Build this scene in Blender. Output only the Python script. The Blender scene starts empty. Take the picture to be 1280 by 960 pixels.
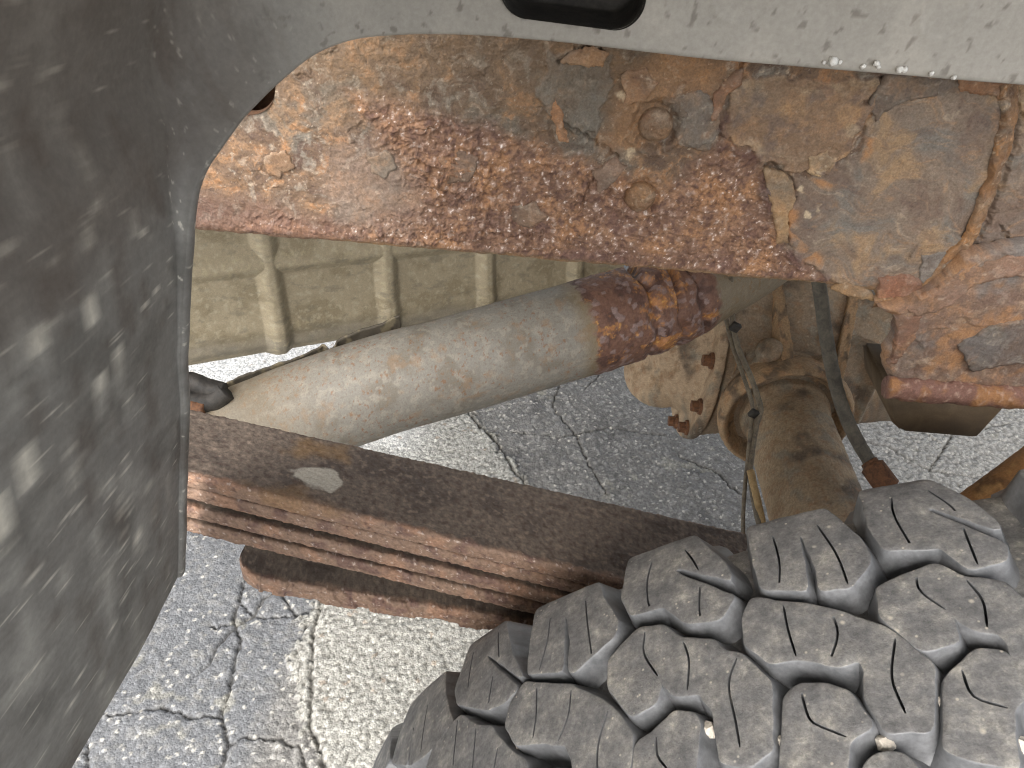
import bpy, bmesh, math, random
import numpy as np
from mathutils import Vector, Matrix
from mathutils.geometry import delaunay_2d_cdt

# ------------------------------------------------------------------ camera, sky, sun, exposure
OZ = 0.93                       # eye height above the pavement; all measures below are taken from the eye
F = 960.0 / 1280.0              # focal length in picture widths
PITCH, ROLL = math.radians(38.5), math.radians(5.0)
sc = bpy.context.scene
C = sc.collection
_f = np.array([0, math.cos(PITCH), -math.sin(PITCH)]); _r = np.array([1., 0, 0]); _u = np.cross(_r, _f)
CR = math.cos(ROLL) * _r + math.sin(ROLL) * _u
CU = -math.sin(ROLL) * _r + math.cos(ROLL) * _u
CF = _f
cam = bpy.data.cameras.new('camera'); camo = bpy.data.objects.new('camera', cam); C.objects.link(camo)
cam.sensor_width = 36.0; cam.lens = 36.0 * F; cam.clip_start = 0.01; cam.clip_end = 500.0
m = Matrix.Identity(4)
for i in range(3):
    m[i][0] = CR[i]; m[i][1] = CU[i]; m[i][2] = -CF[i]
m[2][3] = OZ
camo.matrix_world = m
cam.dof.use_dof = True; cam.dof.focus_distance = 0.52; cam.dof.aperture_fstop = 64.0
sc.camera = camo

SUN_EL, SUN_AZ = math.radians(42), math.radians(200)   # azimuth: clockwise from +Y; the open side of the wheel well is -Y
w = bpy.data.worlds.new('World'); sc.world = w; w.use_nodes = True
nt = w.node_tree; bg = nt.nodes['Background']
sky = nt.nodes.new('ShaderNodeTexSky'); sky.sky_type = 'NISHITA'; sky.sun_disc = False
sky.sun_elevation = SUN_EL; sky.sun_rotation = SUN_AZ; sky.dust_density = 3.0; sky.air_density = 1.0; sky.ozone_density = 0.6
hs_ = nt.nodes.new('ShaderNodeHueSaturation'); hs_.inputs['Saturation'].default_value = 0.35      # thin bright overcast
nt.links.new(sky.outputs[0], hs_.inputs['Color']); nt.links.new(hs_.outputs[0], bg.inputs[0]); bg.inputs[1].default_value = 0.15
sun = bpy.data.lights.new('sun', 'SUN'); sun.energy = 1.5; sun.angle = math.radians(60); sun.color = (1.0, 0.965, 0.92)
so = bpy.data.objects.new('sun', sun); C.objects.link(so)
sd = Vector((math.sin(SUN_AZ) * math.cos(SUN_EL), math.cos(SUN_AZ) * math.cos(SUN_EL), math.sin(SUN_EL)))
so.rotation_euler = sd.to_track_quat('Z', 'Y').to_euler(); so.location = sd * 20
sc.view_settings.view_transform = 'Standard'; sc.view_settings.look = 'None'
sc.view_settings.gamma = 1.0; sc.view_settings.use_curve_mapping = False
sc.view_settings.exposure = 1.32
sc.cycles.filter_width = 1.05

# ------------------------------------------------------------------ helpers
def pk(px, py, Y):
    """a point at depth Y beyond the eye, seen at that place of the picture"""
    d = CF + (px - 640) / 960. * CR + (480 - py) / 960. * CU
    return d * (Y / d[1])
def pd(px, py, depth):
    return (CF + (px - 640) / 960. * CR + (480 - py) / 960. * CU) * depth
def pz(px, py, z):
    d = CF + (px - 640) / 960. * CR + (480 - py) / 960. * CU
    return d * (z / d[2])
def lin(r, g, b):
    c = np.array([r, g, b], float) / 255.
    return np.where(c < .04045, c / 12.92, ((c + .055) / 1.055) ** 2.4)
def sst(a, b, x):
    t = np.clip((x - a) / (b - a), 0, 1); return t * t * (3 - 2 * t)
G2 = np.array([[math.cos(a), math.sin(a)] for a in np.arange(16) * math.pi / 8])
def _hash(ix, iy, seed):
    h = (ix.astype(np.int64) * 374761393 + iy.astype(np.int64) * 668265263 + seed * 1442695041) & 0xffffffff
    h = ((h ^ (h >> 13)) * 1274126177) & 0xffffffff
    h = ((h ^ (h >> 16)) * 2246822519) & 0xffffffff
    return h ^ (h >> 15)
def perlin(x, y, seed=0):
    x0 = np.floor(x); y0 = np.floor(y); fx = x - x0; fy = y - y0
    u = fx * fx * fx * (fx * (fx * 6 - 15) + 10); v = fy * fy * fy * (fy * (fy * 6 - 15) + 10)
    def g(dx, dy):
        q = G2[_hash(x0 + dx, y0 + dy, seed) & 15]
        return q[..., 0] * (fx - dx) + q[..., 1] * (fy - dy)
    a = g(0, 0); b = g(1, 0); c = g(0, 1); d = g(1, 1)
    return (a + (b - a) * u + (c - a) * v + (a - b - c + d) * u * v) * 1.5
def fbm(x, y, s, o=4, seed=0, gain=.5):
    t = 0; a = 1; n = 0
    for k in range(o):
        t = t + a * perlin(x * s + 17.3 * k, y * s - 9.1 * k, seed + k); n += a; a *= gain; s *= 2.03
    return t / n * 1.3
def worley(x, y, seed=0):
    """nearest and second nearest distance, id of the nearest cell"""
    x0 = np.floor(x); y0 = np.floor(y); f1 = np.full(x.shape, 9.); f2 = np.full(x.shape, 9.); idn = np.zeros(x.shape)
    for dx in (-1, 0, 1):
        for dy in (-1, 0, 1):
            h = _hash(x0 + dx, y0 + dy, seed)
            px = x0 + dx + (h & 1023) / 1023.; py = y0 + dy + ((h >> 10) & 1023) / 1023.
            d = np.hypot(px - x, py - y); near = d < f1
            f2 = np.where(near, f1, np.minimum(f2, d)); idn = np.where(near, ((h >> 20) & 1023) / 1023., idn); f1 = np.where(near, d, f1)
    return f1, f2, idn
def polyd(x, y, pts):
    """distance to a polyline"""
    r = np.full(x.shape, 9.)
    for (a, b), (c, d) in zip(pts[:-1], pts[1:]):
        vx, vy = c - a, d - b; L = vx * vx + vy * vy + 1e-12
        t = np.clip(((x - a) * vx + (y - b) * vy) / L, 0, 1)
        r = np.minimum(r, np.hypot(x - a - t * vx, y - b - t * vy))
    return r
def inpoly(x, y, pts):
    r = np.zeros(x.shape, bool); n = len(pts)
    for i in range(n):
        (a, b), (c, d) = pts[i], pts[(i + 1) % n]
        if b == d: continue
        r ^= ((b > y) != (d > y)) & (x < (c - a) * (y - b) / (d - b) + a)
    return r
def sdpoly(x, y, pts):
    """signed distance to a polygon, negative inside"""
    d = polyd(x, y, list(pts) + [pts[0]]); return np.where(inpoly(x, y, pts), -d, d)
def mixc(c, col, mk):
    return c + (np.asarray(col) - c) * np.clip(mk, 0, 1)[..., None]
def smooth_path(pts, n):
    P = np.array(pts, float); P = np.vstack([2 * P[0] - P[1], P, 2 * P[-1] - P[-2]]); out = []
    for i in range(1, len(P) - 2):
        for t in np.linspace(0, 1, 24, endpoint=False):
            a, b, c, d = P[i - 1], P[i], P[i + 1], P[i + 2]
            out.append(.5 * (2 * b + (c - a) * t + (2 * a - 5 * b + 4 * c - d) * t * t + (3 * b - a - 3 * c + d) * t ** 3))
    out.append(P[-2]); out = np.array(out)
    L = np.r_[0, np.cumsum(np.linalg.norm(np.diff(out, axis=0), axis=1))]
    q = np.linspace(0, L[-1], n)
    return np.stack([np.interp(q, L, out[:, k]) for k in range(out.shape[1])], 1)

def root(name, loc, label, cat, group=None):
    o = bpy.data.objects.new(name, None); C.objects.link(o); o.empty_display_size = .02
    o.location = (loc[0], loc[1], loc[2] + OZ); o['label'] = label; o['category'] = cat
    if group: o['group'] = group
    return o
def link(name, me, mat, parent=None, org=(0, 0, 0)):
    o = bpy.data.objects.new(name, me); C.objects.link(o); me.materials.append(mat)
    if parent is not None: o.parent = parent
    return o
def org_of(parent):
    """what to take off eye-based points to get local ones"""
    p = np.zeros(3)
    while parent is not None:
        p = p + np.array(parent.location); parent = parent.parent
    return p - np.array([0, 0, OZ])
def mesh_np(name, V, Q, mat, parent=None, col=None, smooth=True, local=False):
    V = np.asarray(V, float).reshape(-1, 3)
    if not local: V = V - org_of(parent)
    me = bpy.data.meshes.new(name); Q = np.asarray(Q, np.int32); k = Q.shape[1]
    me.vertices.add(len(V)); me.vertices.foreach_set('co', V.astype(np.float32).ravel())
    me.loops.add(Q.size); me.loops.foreach_set('vertex_index', Q.ravel())
    me.polygons.add(len(Q)); me.polygons.foreach_set('loop_start', np.arange(len(Q), dtype=np.int32) * k)
    try: me.polygons.foreach_set('loop_total', np.full(len(Q), k, np.int32))
    except Exception: pass
    me.polygons.foreach_set('use_smooth', np.full(len(Q), smooth))
    me.update(calc_edges=True); me.validate()
    if col is not None:
        a = me.color_attributes.new('Col', 'FLOAT_COLOR', 'POINT')
        col = np.asarray(col, float).reshape(len(V), -1)
        if col.shape[1] == 3: col = np.c_[col, np.ones(len(V))]
        a.data.foreach_set('color', np.clip(col, 0, 1).astype(np.float32).ravel())
    return link(name, me, mat, parent)
def quads(n, mm, wrap_m=False, flip=False):
    i = np.arange(n - 1)[:, None]; j = np.arange(mm if wrap_m else mm - 1)[None, :]; j2 = (j + 1) % mm
    q = np.stack([i * mm + j, i * mm + j2, (i + 1) * mm + j2, (i + 1) * mm + j], -1).reshape(-1, 4)
    return q[:, ::-1] if flip else q
def frames(path, up):
    T = np.gradient(path, axis=0); T /= np.linalg.norm(T, axis=1)[:, None]
    S = np.cross(T, np.asarray(up, float)); S /= np.linalg.norm(S, axis=1)[:, None] + 1e-9
    return T, S, np.cross(S, T)
def tube(name, path, rad, mat, parent=None, seg=24, up=(0, 0, 1), disp=None, colf=None, caps=True):
    """round bar along a path; disp(u, a) adds to the radius, colf(u, a) colours (u = length along, a = angle)"""
    path = np.asarray(path, float); n = len(path); T, S, U = frames(path, up)
    a = np.linspace(0, 2 * math.pi, seg, endpoint=False)
    L = np.r_[0, np.cumsum(np.linalg.norm(np.diff(path, axis=0), axis=1))]
    uu, aa = np.meshgrid(L, a, indexing='ij')
    rr = np.broadcast_to(np.asarray(rad, float).reshape(-1, 1) if np.ndim(rad) else rad, (n, seg)).copy()
    if disp is not None: rr = rr + disp(uu, aa)
    P = path[:, None, :] + rr[..., None] * (np.cos(aa)[..., None] * S[:, None] + np.sin(aa)[..., None] * U[:, None])
    col = colf(uu, aa) if colf is not None else None
    V = P.reshape(-1, 3); Q = quads(n, seg, True)
    if caps:
        k = len(V); V = np.vstack([V, path[:1], path[-1:]])
        j = np.arange(seg); j2 = (j + 1) % seg
        Q = np.vstack([Q, np.stack([np.full(seg, k), j2, j, np.full(seg, k)], 1)]) if False else Q
        b = (n - 1) * seg
        tri = [(k, x, y, y) for x, y in zip(j2, j)] + [(k + 1, b + x, b + y, b + y) for x, y in zip(j, j2)]
        if col is not None: col = np.vstack([col.reshape(-1, 3), col[0, :1], col[-1, :1]])
        me_faces = [tuple(q) for q in Q] + [t[:3] for t in tri]
        V2 = V - org_of(parent)
        me = bpy.data.meshes.new(name); me.from_pydata(V2.tolist(), [], me_faces)
        me.polygons.foreach_set('use_smooth', np.ones(len(me_faces), bool))
        if col is not None:
            at = me.color_attributes.new('Col', 'FLOAT_COLOR', 'POINT')
            at.data.foreach_set('color', np.c_[np.clip(col, 0, 1), np.ones(len(V))].astype(np.float32).ravel())
        return link(name, me, mat, parent)
    return mesh_np(name, V, Q, mat, parent, col)
def from_bm(name, bm, mat, parent=None, smooth=True):
    me = bpy.data.meshes.new(name); bm.to_mesh(me); bm.free()
    o = np.zeros(len(me.vertices) * 3); me.vertices.foreach_get('co', o)
    o = (o.reshape(-1, 3) - org_of(parent)); me.vertices.foreach_set('co', o.ravel())
    me.polygons.foreach_set('use_smooth', np.full(len(me.polygons), smooth)); me.update()
    return link(name, me, mat, parent)
def hexbolt(name, p, axis, r, h, mat, parent, seg=6, washer=True):
    bm = bmesh.new(); q = Vector(axis).normalized().to_track_quat('Z', 'Y').to_matrix().to_4x4()
    M = Matrix.Translation(Vector(p)) @ q
    if washer: bmesh.ops.create_cone(bm, cap_ends=True, segments=16, radius1=r * 1.35, radius2=r * 1.25, depth=h * .35, matrix=M)
    bmesh.ops.create_cone(bm, cap_ends=True, segments=seg, radius1=r, radius2=r * .93, depth=h, matrix=M @ Matrix.Translation((0, 0, h * .6)))
    return from_bm(name, bm, mat, parent, smooth=False)
def plate(name, poly, to3, thick_to3, mat, parent, step, disp=None, colf=None):
    """flat piece of any outline: poly in 2D, to3(x, y, h) front face, back face at thick"""
    poly = np.array(poly, float); x0, y0 = poly.min(0); x1, y1 = poly.max(0)
    gx, gy = np.meshgrid(np.arange(x0, x1, step), np.arange(y0, y1, step))
    rng = np.random.RandomState(3); gx = gx + rng.uniform(-.2, .2, gx.shape) * step; gy = gy + rng.uniform(-.2, .2, gy.shape) * step
    keep = sdpoly(gx, gy, [tuple(p) for p in poly]) < -step * .6
    pts = [Vector(p) for p in poly] + [Vector((a, b)) for a, b in zip(gx[keep], gy[keep])]
    n = len(poly)
    v, e, f, *_ = delaunay_2d_cdt(pts, [(i, (i + 1) % n) for i in range(n)], [], 1, 1e-7)
    v = np.array([(a.x, a.y) for a in v]); h = disp(v[:, 0], v[:, 1]) if disp else np.zeros(len(v))
    A = to3(v[:, 0], v[:, 1], h); lo = v[:n]
    Bk = thick_to3(lo[:, 0], lo[:, 1]); V = np.vstack([A, Bk]); nv = len(A)
    faces = [tuple(t) for t in f] + [(i, nv + i, nv + (i + 1) % n, (i + 1) % n) for i in range(n)]
    me = bpy.data.meshes.new(name); me.from_pydata((V - org_of(parent)).tolist(), [], faces)
    if colf is not None:
        col = colf(np.r_[v[:, 0], lo[:, 0]], np.r_[v[:, 1], lo[:, 1]])
        at = me.color_attributes.new('Col', 'FLOAT_COLOR', 'POINT')
        at.data.foreach_set('color', np.c_[np.clip(col, 0, 1), np.ones(len(V))].astype(np.float32).ravel())
    bm = bmesh.new(); bm.from_mesh(me); bmesh.ops.recalc_face_normals(bm, faces=bm.faces); bm.to_mesh(me); bm.free()
    me.polygons.foreach_set('use_smooth', np.ones(len(me.polygons), bool))
    return link(name, me, mat, parent)
def remesh(prims, voxel):
    """one cast body out of overlapping solids: prims = function filling a bmesh; returns verts, faces (quads/tris), normals"""
    bm = bmesh.new(); prims(bm); me = bpy.data.meshes.new('cast'); bm.to_mesh(me); bm.free()
    o = bpy.data.objects.new('cast', me); C.objects.link(o)
    md = o.modifiers.new('r', 'REMESH'); md.mode = 'VOXEL'; md.voxel_size = voxel
    ms = o.modifiers.new('s', 'SMOOTH'); ms.factor = .5; ms.iterations = 4
    dg = bpy.context.evaluated_depsgraph_get(); ev = o.evaluated_get(dg); m2 = ev.to_mesh()
    V = np.zeros(len(m2.vertices) * 3); m2.vertices.foreach_get('co', V); V = V.reshape(-1, 3)
    N = np.zeros(len(V) * 3); m2.vertices.foreach_get('normal', N); N = N.reshape(-1, 3)
    Fs = [tuple(p.vertices) for p in m2.polygons]
    ev.to_mesh_clear(); bpy.data.objects.remove(o); bpy.data.meshes.remove(me)
    return V, Fs, N
def cyl(bm, a, b, r1, r2=None, seg=32):
    a = Vector(a); b = Vector(b); d = b - a; q = d.to_track_quat('Z', 'Y').to_matrix().to_4x4()
    bmesh.ops.create_cone(bm, cap_ends=True, segments=seg, radius1=r1, radius2=r1 if r2 is None else r2, depth=d.length, matrix=Matrix.Translation((a + b) / 2) @ q)
def ball(bm, c, s):
    bmesh.ops.create_uvsphere(bm, u_segments=32, v_segments=20, radius=1, matrix=Matrix.Translation(Vector(c)) @ Matrix.Diagonal((*s, 1)))
def box(bm, c, s, rot=None):
    M = Matrix.Translation(Vector(c))
    if rot is not None: M = M @ rot.to_4x4()
    bmesh.ops.create_cube(bm, size=1, matrix=M @ Matrix.Diagonal((*s, 1)))

# ------------------------------------------------------------------ materials
def mat_new(name):
    mt = bpy.data.materials.new(name); mt.use_nodes = True; n = mt.node_tree.nodes; n.clear()
    out = n.new('ShaderNodeOutputMaterial'); b = n.new('ShaderNodeBsdfPrincipled'); mt.node_tree.links.new(b.outputs[0], out.inputs[0])
    return mt, mt.node_tree, b
def N(nt, t, **kw):
    x = nt.nodes.new(t)
    for k, v in kw.items():
        if k in ('op',): x.operation = v
        elif k == 'blend': x.blend_type = v
        else: x.inputs[k].default_value = v
    return x
def noise(nt, co, scale, detail=4, rough=.6, dist=0):
    x = N(nt, 'ShaderNodeTexNoise', Scale=scale, Detail=detail, Roughness=rough, Distortion=dist); nt.links.new(co, x.inputs['Vector']); return x.outputs['Fac']
def ramp(nt, fac, stops):
    x = nt.nodes.new('ShaderNodeValToRGB'); e = x.color_ramp.elements
    while len(e) < len(stops): e.new(.5)
    for q, (p, c) in zip(e, stops):
        q.position = p; q.color = (*c, 1) if np.ndim(c) else (c, c, c, 1)
    nt.links.new(fac, x.inputs[0]); return x.outputs[0]
def mixn(nt, fac, a, b, blend='MIX'):
    x = nt.nodes.new('ShaderNodeMix'); x.data_type = 'RGBA'; x.blend_type = blend
    for s, v in ((x.inputs[0], fac), (x.inputs[6], a), (x.inputs[7], b)):
        if isinstance(v, bpy.types.NodeSocket): nt.links.new(v, s)
        elif s == x.inputs[0]: s.default_value = v
        else: s.default_value = (*v, 1)
    return x.outputs[2]
def bump(nt, b, height, strength, dist):
    x = N(nt, 'ShaderNodeBump', Strength=strength, Distance=dist); nt.links.new(height, x.inputs['Height']); nt.links.new(x.outputs[0], b.inputs['Normal'])
def obj_co(nt):
    return nt.nodes.new('ShaderNodeTexCoord').outputs['Object']
def m_attr(name, rough=(.55, .9), grain=900., var=(.7, 1.25), bstr=.5, bdist=.0006, spec=.4, metal=0., rscale=350.):
    """colour from the Col attribute, broken up by fine grain; uneven gloss"""
    mt, nt, b = mat_new(name); co = obj_co(nt)
    at = nt.nodes.new('ShaderNodeAttribute'); at.attribute_name = 'Col'
    g = noise(nt, co, grain, 6, .7); v = ramp(nt, g, [(.25, var[0]), (.75, var[1])])
    nt.links.new(mixn(nt, 1., at.outputs['Color'], v, 'MULTIPLY'), b.inputs['Base Color'])
    r = noise(nt, co, rscale, 3, .6); rr = ramp(nt, r, [(.3, rough[0]), (.65, rough[1])])
    nt.links.new(rr, b.inputs['Roughness']); b.inputs['Specular IOR Level'].default_value = spec; b.inputs['Metallic'].default_value = metal
    bump(nt, b, g, bstr, bdist); return mt
def m_plain(name, stops, scale, rough=.7, grain=700., bstr=.4, bdist=.0005, spec=.4, metal=0., dist=.6):
    mt, nt, b = mat_new(name); co = obj_co(nt)
    g = noise(nt, co, scale, 6, .65, dist); c = ramp(nt, g, stops)
    f = noise(nt, co, grain, 5, .7); v = ramp(nt, f, [(.25, .72), (.75, 1.22)])
    nt.links.new(mixn(nt, 1., c, v, 'MULTIPLY'), b.inputs['Base Color'])
    nt.links.new(ramp(nt, f, [(.2, max(0, rough - .15)), (.8, min(1, rough + .15))]), b.inputs['Roughness'])
    b.inputs['Specular IOR Level'].default_value = spec; b.inputs['Metallic'].default_value = metal
    bump(nt, b, f, bstr, bdist); return mt
M_rust = m_attr('scaly_rust', rough=(.42, .85), grain=1000., var=(.62, 1.32), bstr=.8, bdist=.0010, spec=.45)
M_leaf = m_attr('brown_spring_steel', rough=(.5, .85), grain=800., var=(.68, 1.28), bstr=.5, bdist=.0006, spec=.35)
M_pipe = m_attr('aluminised_steel', rough=(.5, .75), grain=900., var=(.78, 1.18), bstr=.4, bdist=.0004, spec=.4, metal=0.)
M_cast = m_attr('rusty_cast_iron', rough=(.6, .95), grain=500., var=(.65, 1.3), bstr=.7, bdist=.0009, spec=.3)
M_tan = m_attr('dusty_stamped_sheet', rough=(.5, .8), grain=700., var=(.75, 1.2), bstr=.4, bdist=.0004, spec=.35)
M_liner = m_attr('dusty_black_plastic', rough=(.5, .7), grain=420., var=(.85, 1.13), bstr=.25, bdist=.0003, spec=.4)
M_bolt = m_plain('rusty_bolt', [(.3, lin(70, 48, 38)), (.6, lin(120, 84, 58))], 200, .8)
M_hose = m_plain('dusty_rubber_hose', [(.3, lin(78, 76, 70)), (.7, lin(118, 112, 100))], 120, .75)
M_line = m_plain('dirty_brake_line', [(.3, lin(80, 72, 62)), (.7, lin(128, 118, 100))], 160, .6)
M_black = m_plain('black_rubber', [(.3, lin(34, 33, 32)), (.7, lin(66, 62, 57))], 150, .65)
M_white = m_plain('white_crumb', [(.3, lin(215, 212, 205)), (.7, lin(240, 238, 232))], 300, .8)
M_pebble = m_plain('pale_grit', [(.3, lin(205, 195, 180)), (.7, lin(235, 228, 215))], 300, .7)
M_bed = m_plain('grey_bed_steel', [(.3, lin(140, 136, 128)), (.7, lin(176, 170, 160))], 30, .7)  # kept pale so the unseen bed's underside bounces light
def m_rubber():
    mt, nt, b = mat_new('dusty_tyre_rubber'); co = obj_co(nt)
    a = ramp(nt, noise(nt, co, 85, 8, .74, .15), [(.34, lin(100, 100, 100)), (.48, lin(120, 119, 118)), (.57, lin(138, 136, 132)), (.70, lin(182, 177, 167))])
    s = ramp(nt, noise(nt, co, 480, 5, .8, .4), [(.3, .68), (.7, 1.32)])
    c = mixn(nt, 1., a, s, 'MULTIPLY')
    for sc_, th, lo in ((120., .10, .52), (260., .12, .5)):
        vo = N(nt, 'ShaderNodeTexVoronoi', Scale=sc_); nt.links.new(co, vo.inputs['Vector'])
        k = ramp(nt, vo.outputs['Distance'], [(th * .5, 1.), (th * 1.3, 0.)]); q = ramp(nt, noise(nt, co, 60, 3), [(lo, 0.), (lo + .05, .8)])
        c = mixn(nt, mixn(nt, 1., k, q, 'MULTIPLY'), c, lin(206, 198, 182))
    nt.links.new(c, b.inputs['Base Color']); f = noise(nt, co, 800, 6, .75)
    nt.links.new(ramp(nt, f, [(.2, .5), (.8, .8)]), b.inputs['Roughness']); b.inputs['Specular IOR Level'].default_value = .4
    bump(nt, b, f, .5, .0007); return mt
M_rubber = m_rubber()
M_groove = m_plain('clean_groove_rubber', [(.3, lin(92, 94, 96)), (.7, lin(130, 131, 133))], 70, .42, 500., .15, .0003, .5)
def m_ground():
    mt, nt, b = mat_new('cracked_pavement'); co = obj_co(nt)
    at = nt.nodes.new('ShaderNodeAttribute'); at.attribute_name = 'Col'
    vo = N(nt, 'ShaderNodeTexVoronoi', Scale=330.); nt.links.new(co, vo.inputs['Vector'])
    sep = nt.nodes.new('ShaderNodeSeparateColor'); nt.links.new(vo.outputs['Color'], sep.inputs[0])
    v = ramp(nt, sep.outputs[0], [(.0, .70), (.55, .96), (.85, 1.10), (1., 1.4)])
    f = noise(nt, co, 600, 5, .7); v2 = ramp(nt, f, [(.25, .75), (.75, 1.2)])
    nt.links.new(mixn(nt, 1., mixn(nt, 1., at.outputs['Color'], v, 'MULTIPLY'), v2, 'MULTIPLY'), b.inputs['Base Color'])
    nt.links.new(ramp(nt, sep.outputs[1], [(.0, .45), (1., .95)]), b.inputs['Roughness']); b.inputs['Specular IOR Level'].default_value = .5
    h = mixn(nt, .5, vo.outputs['Distance'], f); inv = N(nt, 'ShaderNodeMath', op='SUBTRACT'); inv.inputs[0].default_value = 1.
    nt.links.new(h, inv.inputs[1]); bump(nt, b, inv.outputs[0], .8, .002); return mt
M_ground = m_ground()

# ------------------------------------------------------------------ the pavement
def build_ground():
    def axis(lo, hi, step, far):
        core = np.arange(lo, hi, step); g = []; d = step; p = hi
        while p < far: d *= 1.35; p += d; g.append(p)
        h = []; d = step; p = lo
        while p > -far: d *= 1.35; p -= d; h.append(p)
        return np.r_[h[::-1], core, g]
    xs = axis(-.66, 1.12, .0022, 150); ys = axis(.34, 1.42, .0022, 150)
    Y, X = np.meshgrid(ys, xs, indexing='ij'); z = np.zeros(X.shape)
    near = (np.abs(X) < 3) & (np.abs(Y) < 4)
    wx = X + .012 * fbm(X, Y, 18, 3, 5); wy = Y + .012 * fbm(X, Y, 18, 3, 9)
    # pale worn aggregate strip between two ragged joints, widened far left to stand for sunlit ground
    pale = [(-.246, .655), (-.262, .61), (-.25, .545), (-.222, .47), (-.178, .415), (-.15, .2), (.5, .1), (.3, .45), (.15, .71), (.034, .913), (-.069, 1.076), (-.13, 1.3), (-.3, 1.9), (-2.5, 1.9), (-2.5, 1.02), (-.7, .93), (-.42, .8)]
    ex = X + .016 * fbm(X, Y, 30, 4, 21) ; ey = Y + .016 * fbm(X, Y, 30, 4, 27)
    dp = sdpoly(ex, ey, pale)
    worn = sst(.05, -.25, sdpoly(wx, wy, [(.45, .7), (2, .5), (2, 2.2), (.42, 2.2), (.48, 1.2)]))
    # stones
    f1, f2, idn = worley(X / .0056, Y / .0056, 3); s1 = np.clip(1 - f1 * 1.25, 0, 1)
    mp = sst(.004, -.004, dp + .012 * (idn - .5)); g1, g2, idg = worley(X / .0085, Y / .0085, 8); s2 = np.clip(1 - g1 * 1.15, 0, 1)
    lp = sst(.03, -.03, sdpoly(wx, wy, [(-.24, .66), (-.27, .4), (-.1, .0), (-3, 0), (-3, .93), (-.7, .93), (-.42, .8)]))
    z += mp * (.0026 * s1 ** .7 + .0012 * s2) + (1 - mp) * (1 - .45 * lp) * (.0022 * s1 * (.4 + idn) + .0018 * s2 * (idg > .5)) + worn * (1 - mp) * .0034 * s2 ** .6
    z += .003 * fbm(X, Y, 6, 3, 40) * near + .0012 * fbm(X, Y, 60, 3, 44) * near
    z += .006 * mp * near
    # cracks
    def g(L): return [tuple(pz(a, b, -OZ)[:2]) for a, b in L]
    cracks = [(g([(306, 720), (304, 736), (292, 774), (301, 802), (292, 829), (287, 864), (277, 895), (285, 929), (277, 962), (282, 1000)]), .0032),
              (g([(80, 890), (117, 884), (137, 895), (206, 886), (241, 898), (277, 895)]), .0022),
              (g([(285, 929), (309, 922), (347, 924), (375, 936), (390, 975)]), .0022), (g([(103, 905), (109, 932), (111, 975)]), .0026),
              (g([(303, 755), (320, 773), (361, 769), (405, 762)]), .0018), (g([(292, 778), (270, 786), (262, 782)]), .0016),
              (g([(405, 745), (392, 791), (390, 850), (388, 905), (412, 975)]), .004),
              (g([(575, 505), (595, 530), (625, 560), (640, 590), (660, 612)]), .005),
              (g([(700, 480), (690, 510), (720, 545), (735, 580), (760, 620)]), .0018), (g([(640, 540), (700, 548), (760, 535), (830, 545)]), .0016),
              (g([(1050, 545), (1110, 560), (1160, 590), (1230, 600)]), .0024), (g([(1160, 590), (1190, 545), (1260, 530)]), .0022), (g([(1120, 520), (1180, 560)]), .002)]
    kx = X + .004 * fbm(X, Y, 90, 3, 61); ky = Y + .004 * fbm(X, Y, 90, 3, 67); cr = np.zeros(X.shape)
    for pts, wd in cracks: cr = np.maximum(cr, np.exp(-(polyd(kx, ky, pts) / (wd * .62)) ** 2))
    a1, a2, _ = worley(wx * 1.15 + 3.1, wy * 1.15, 91); cr = np.maximum(cr, np.exp(-((a2 - a1) / 1.15 / .0026) ** 2) * (sst(-.05, .2, fbm(X, Y, 2.3, 2, 95))) * .8 * (1 - mp))
    z -= .007 * cr * near
    # colour of the pavement, with some sun and sky light painted in
    bl = fbm(X, Y, 9, 4, 70); c = np.zeros(X.shape + (3,)) + lin(126, 124, 120)
    c = mixc(c, lin(108, 106, 103), sst(0, .5, bl)); c = mixc(c, lin(116, 118, 121), lp * .85); c = mixc(c, lin(150, 148, 143), (idg > .72) * s2 * (1.1 - .6 * lp))  # left asphalt: bluish sky reflection tinted into the colour
    c = mixc(c, lin(206, 202, 192), ((idn > .92) & (f1 < .40)) * .8)
    c = mixc(c, lin(168, 166, 160), worn * (.25 + .75 * sst(.2, .7, s2)))  # coarse worn grains, their bright glare lightened into the colour
    stain = sst(.28, .5, fbm(X, Y, 26, 4, 77)); c = mixc(c, lin(176, 172, 156), stain * .40 * sst(-.02, .25, fbm(X, Y, 5, 2, 78)))
    p = np.zeros(c.shape) + lin(152, 150, 142); p = mixc(p, lin(190, 188, 180), idn); p = mixc(p, lin(110, 107, 100), sst(.36, .06, s1) * .8)
    p = mixc(p, lin(232, 232, 230), sst(.88, 1.0, Y + .05 * bl) * sst(-.1, -.25, X) * .85); p = mixc(p, lin(150, 130, 108), (idn > .985) * .6)  # far left whitened: overexposed sunlit ground painted into the colour
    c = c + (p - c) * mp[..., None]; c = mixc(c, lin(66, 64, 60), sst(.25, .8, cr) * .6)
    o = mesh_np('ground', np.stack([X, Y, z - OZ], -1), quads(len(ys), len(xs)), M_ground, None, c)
    o['kind'] = 'structure'
build_ground()
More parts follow.
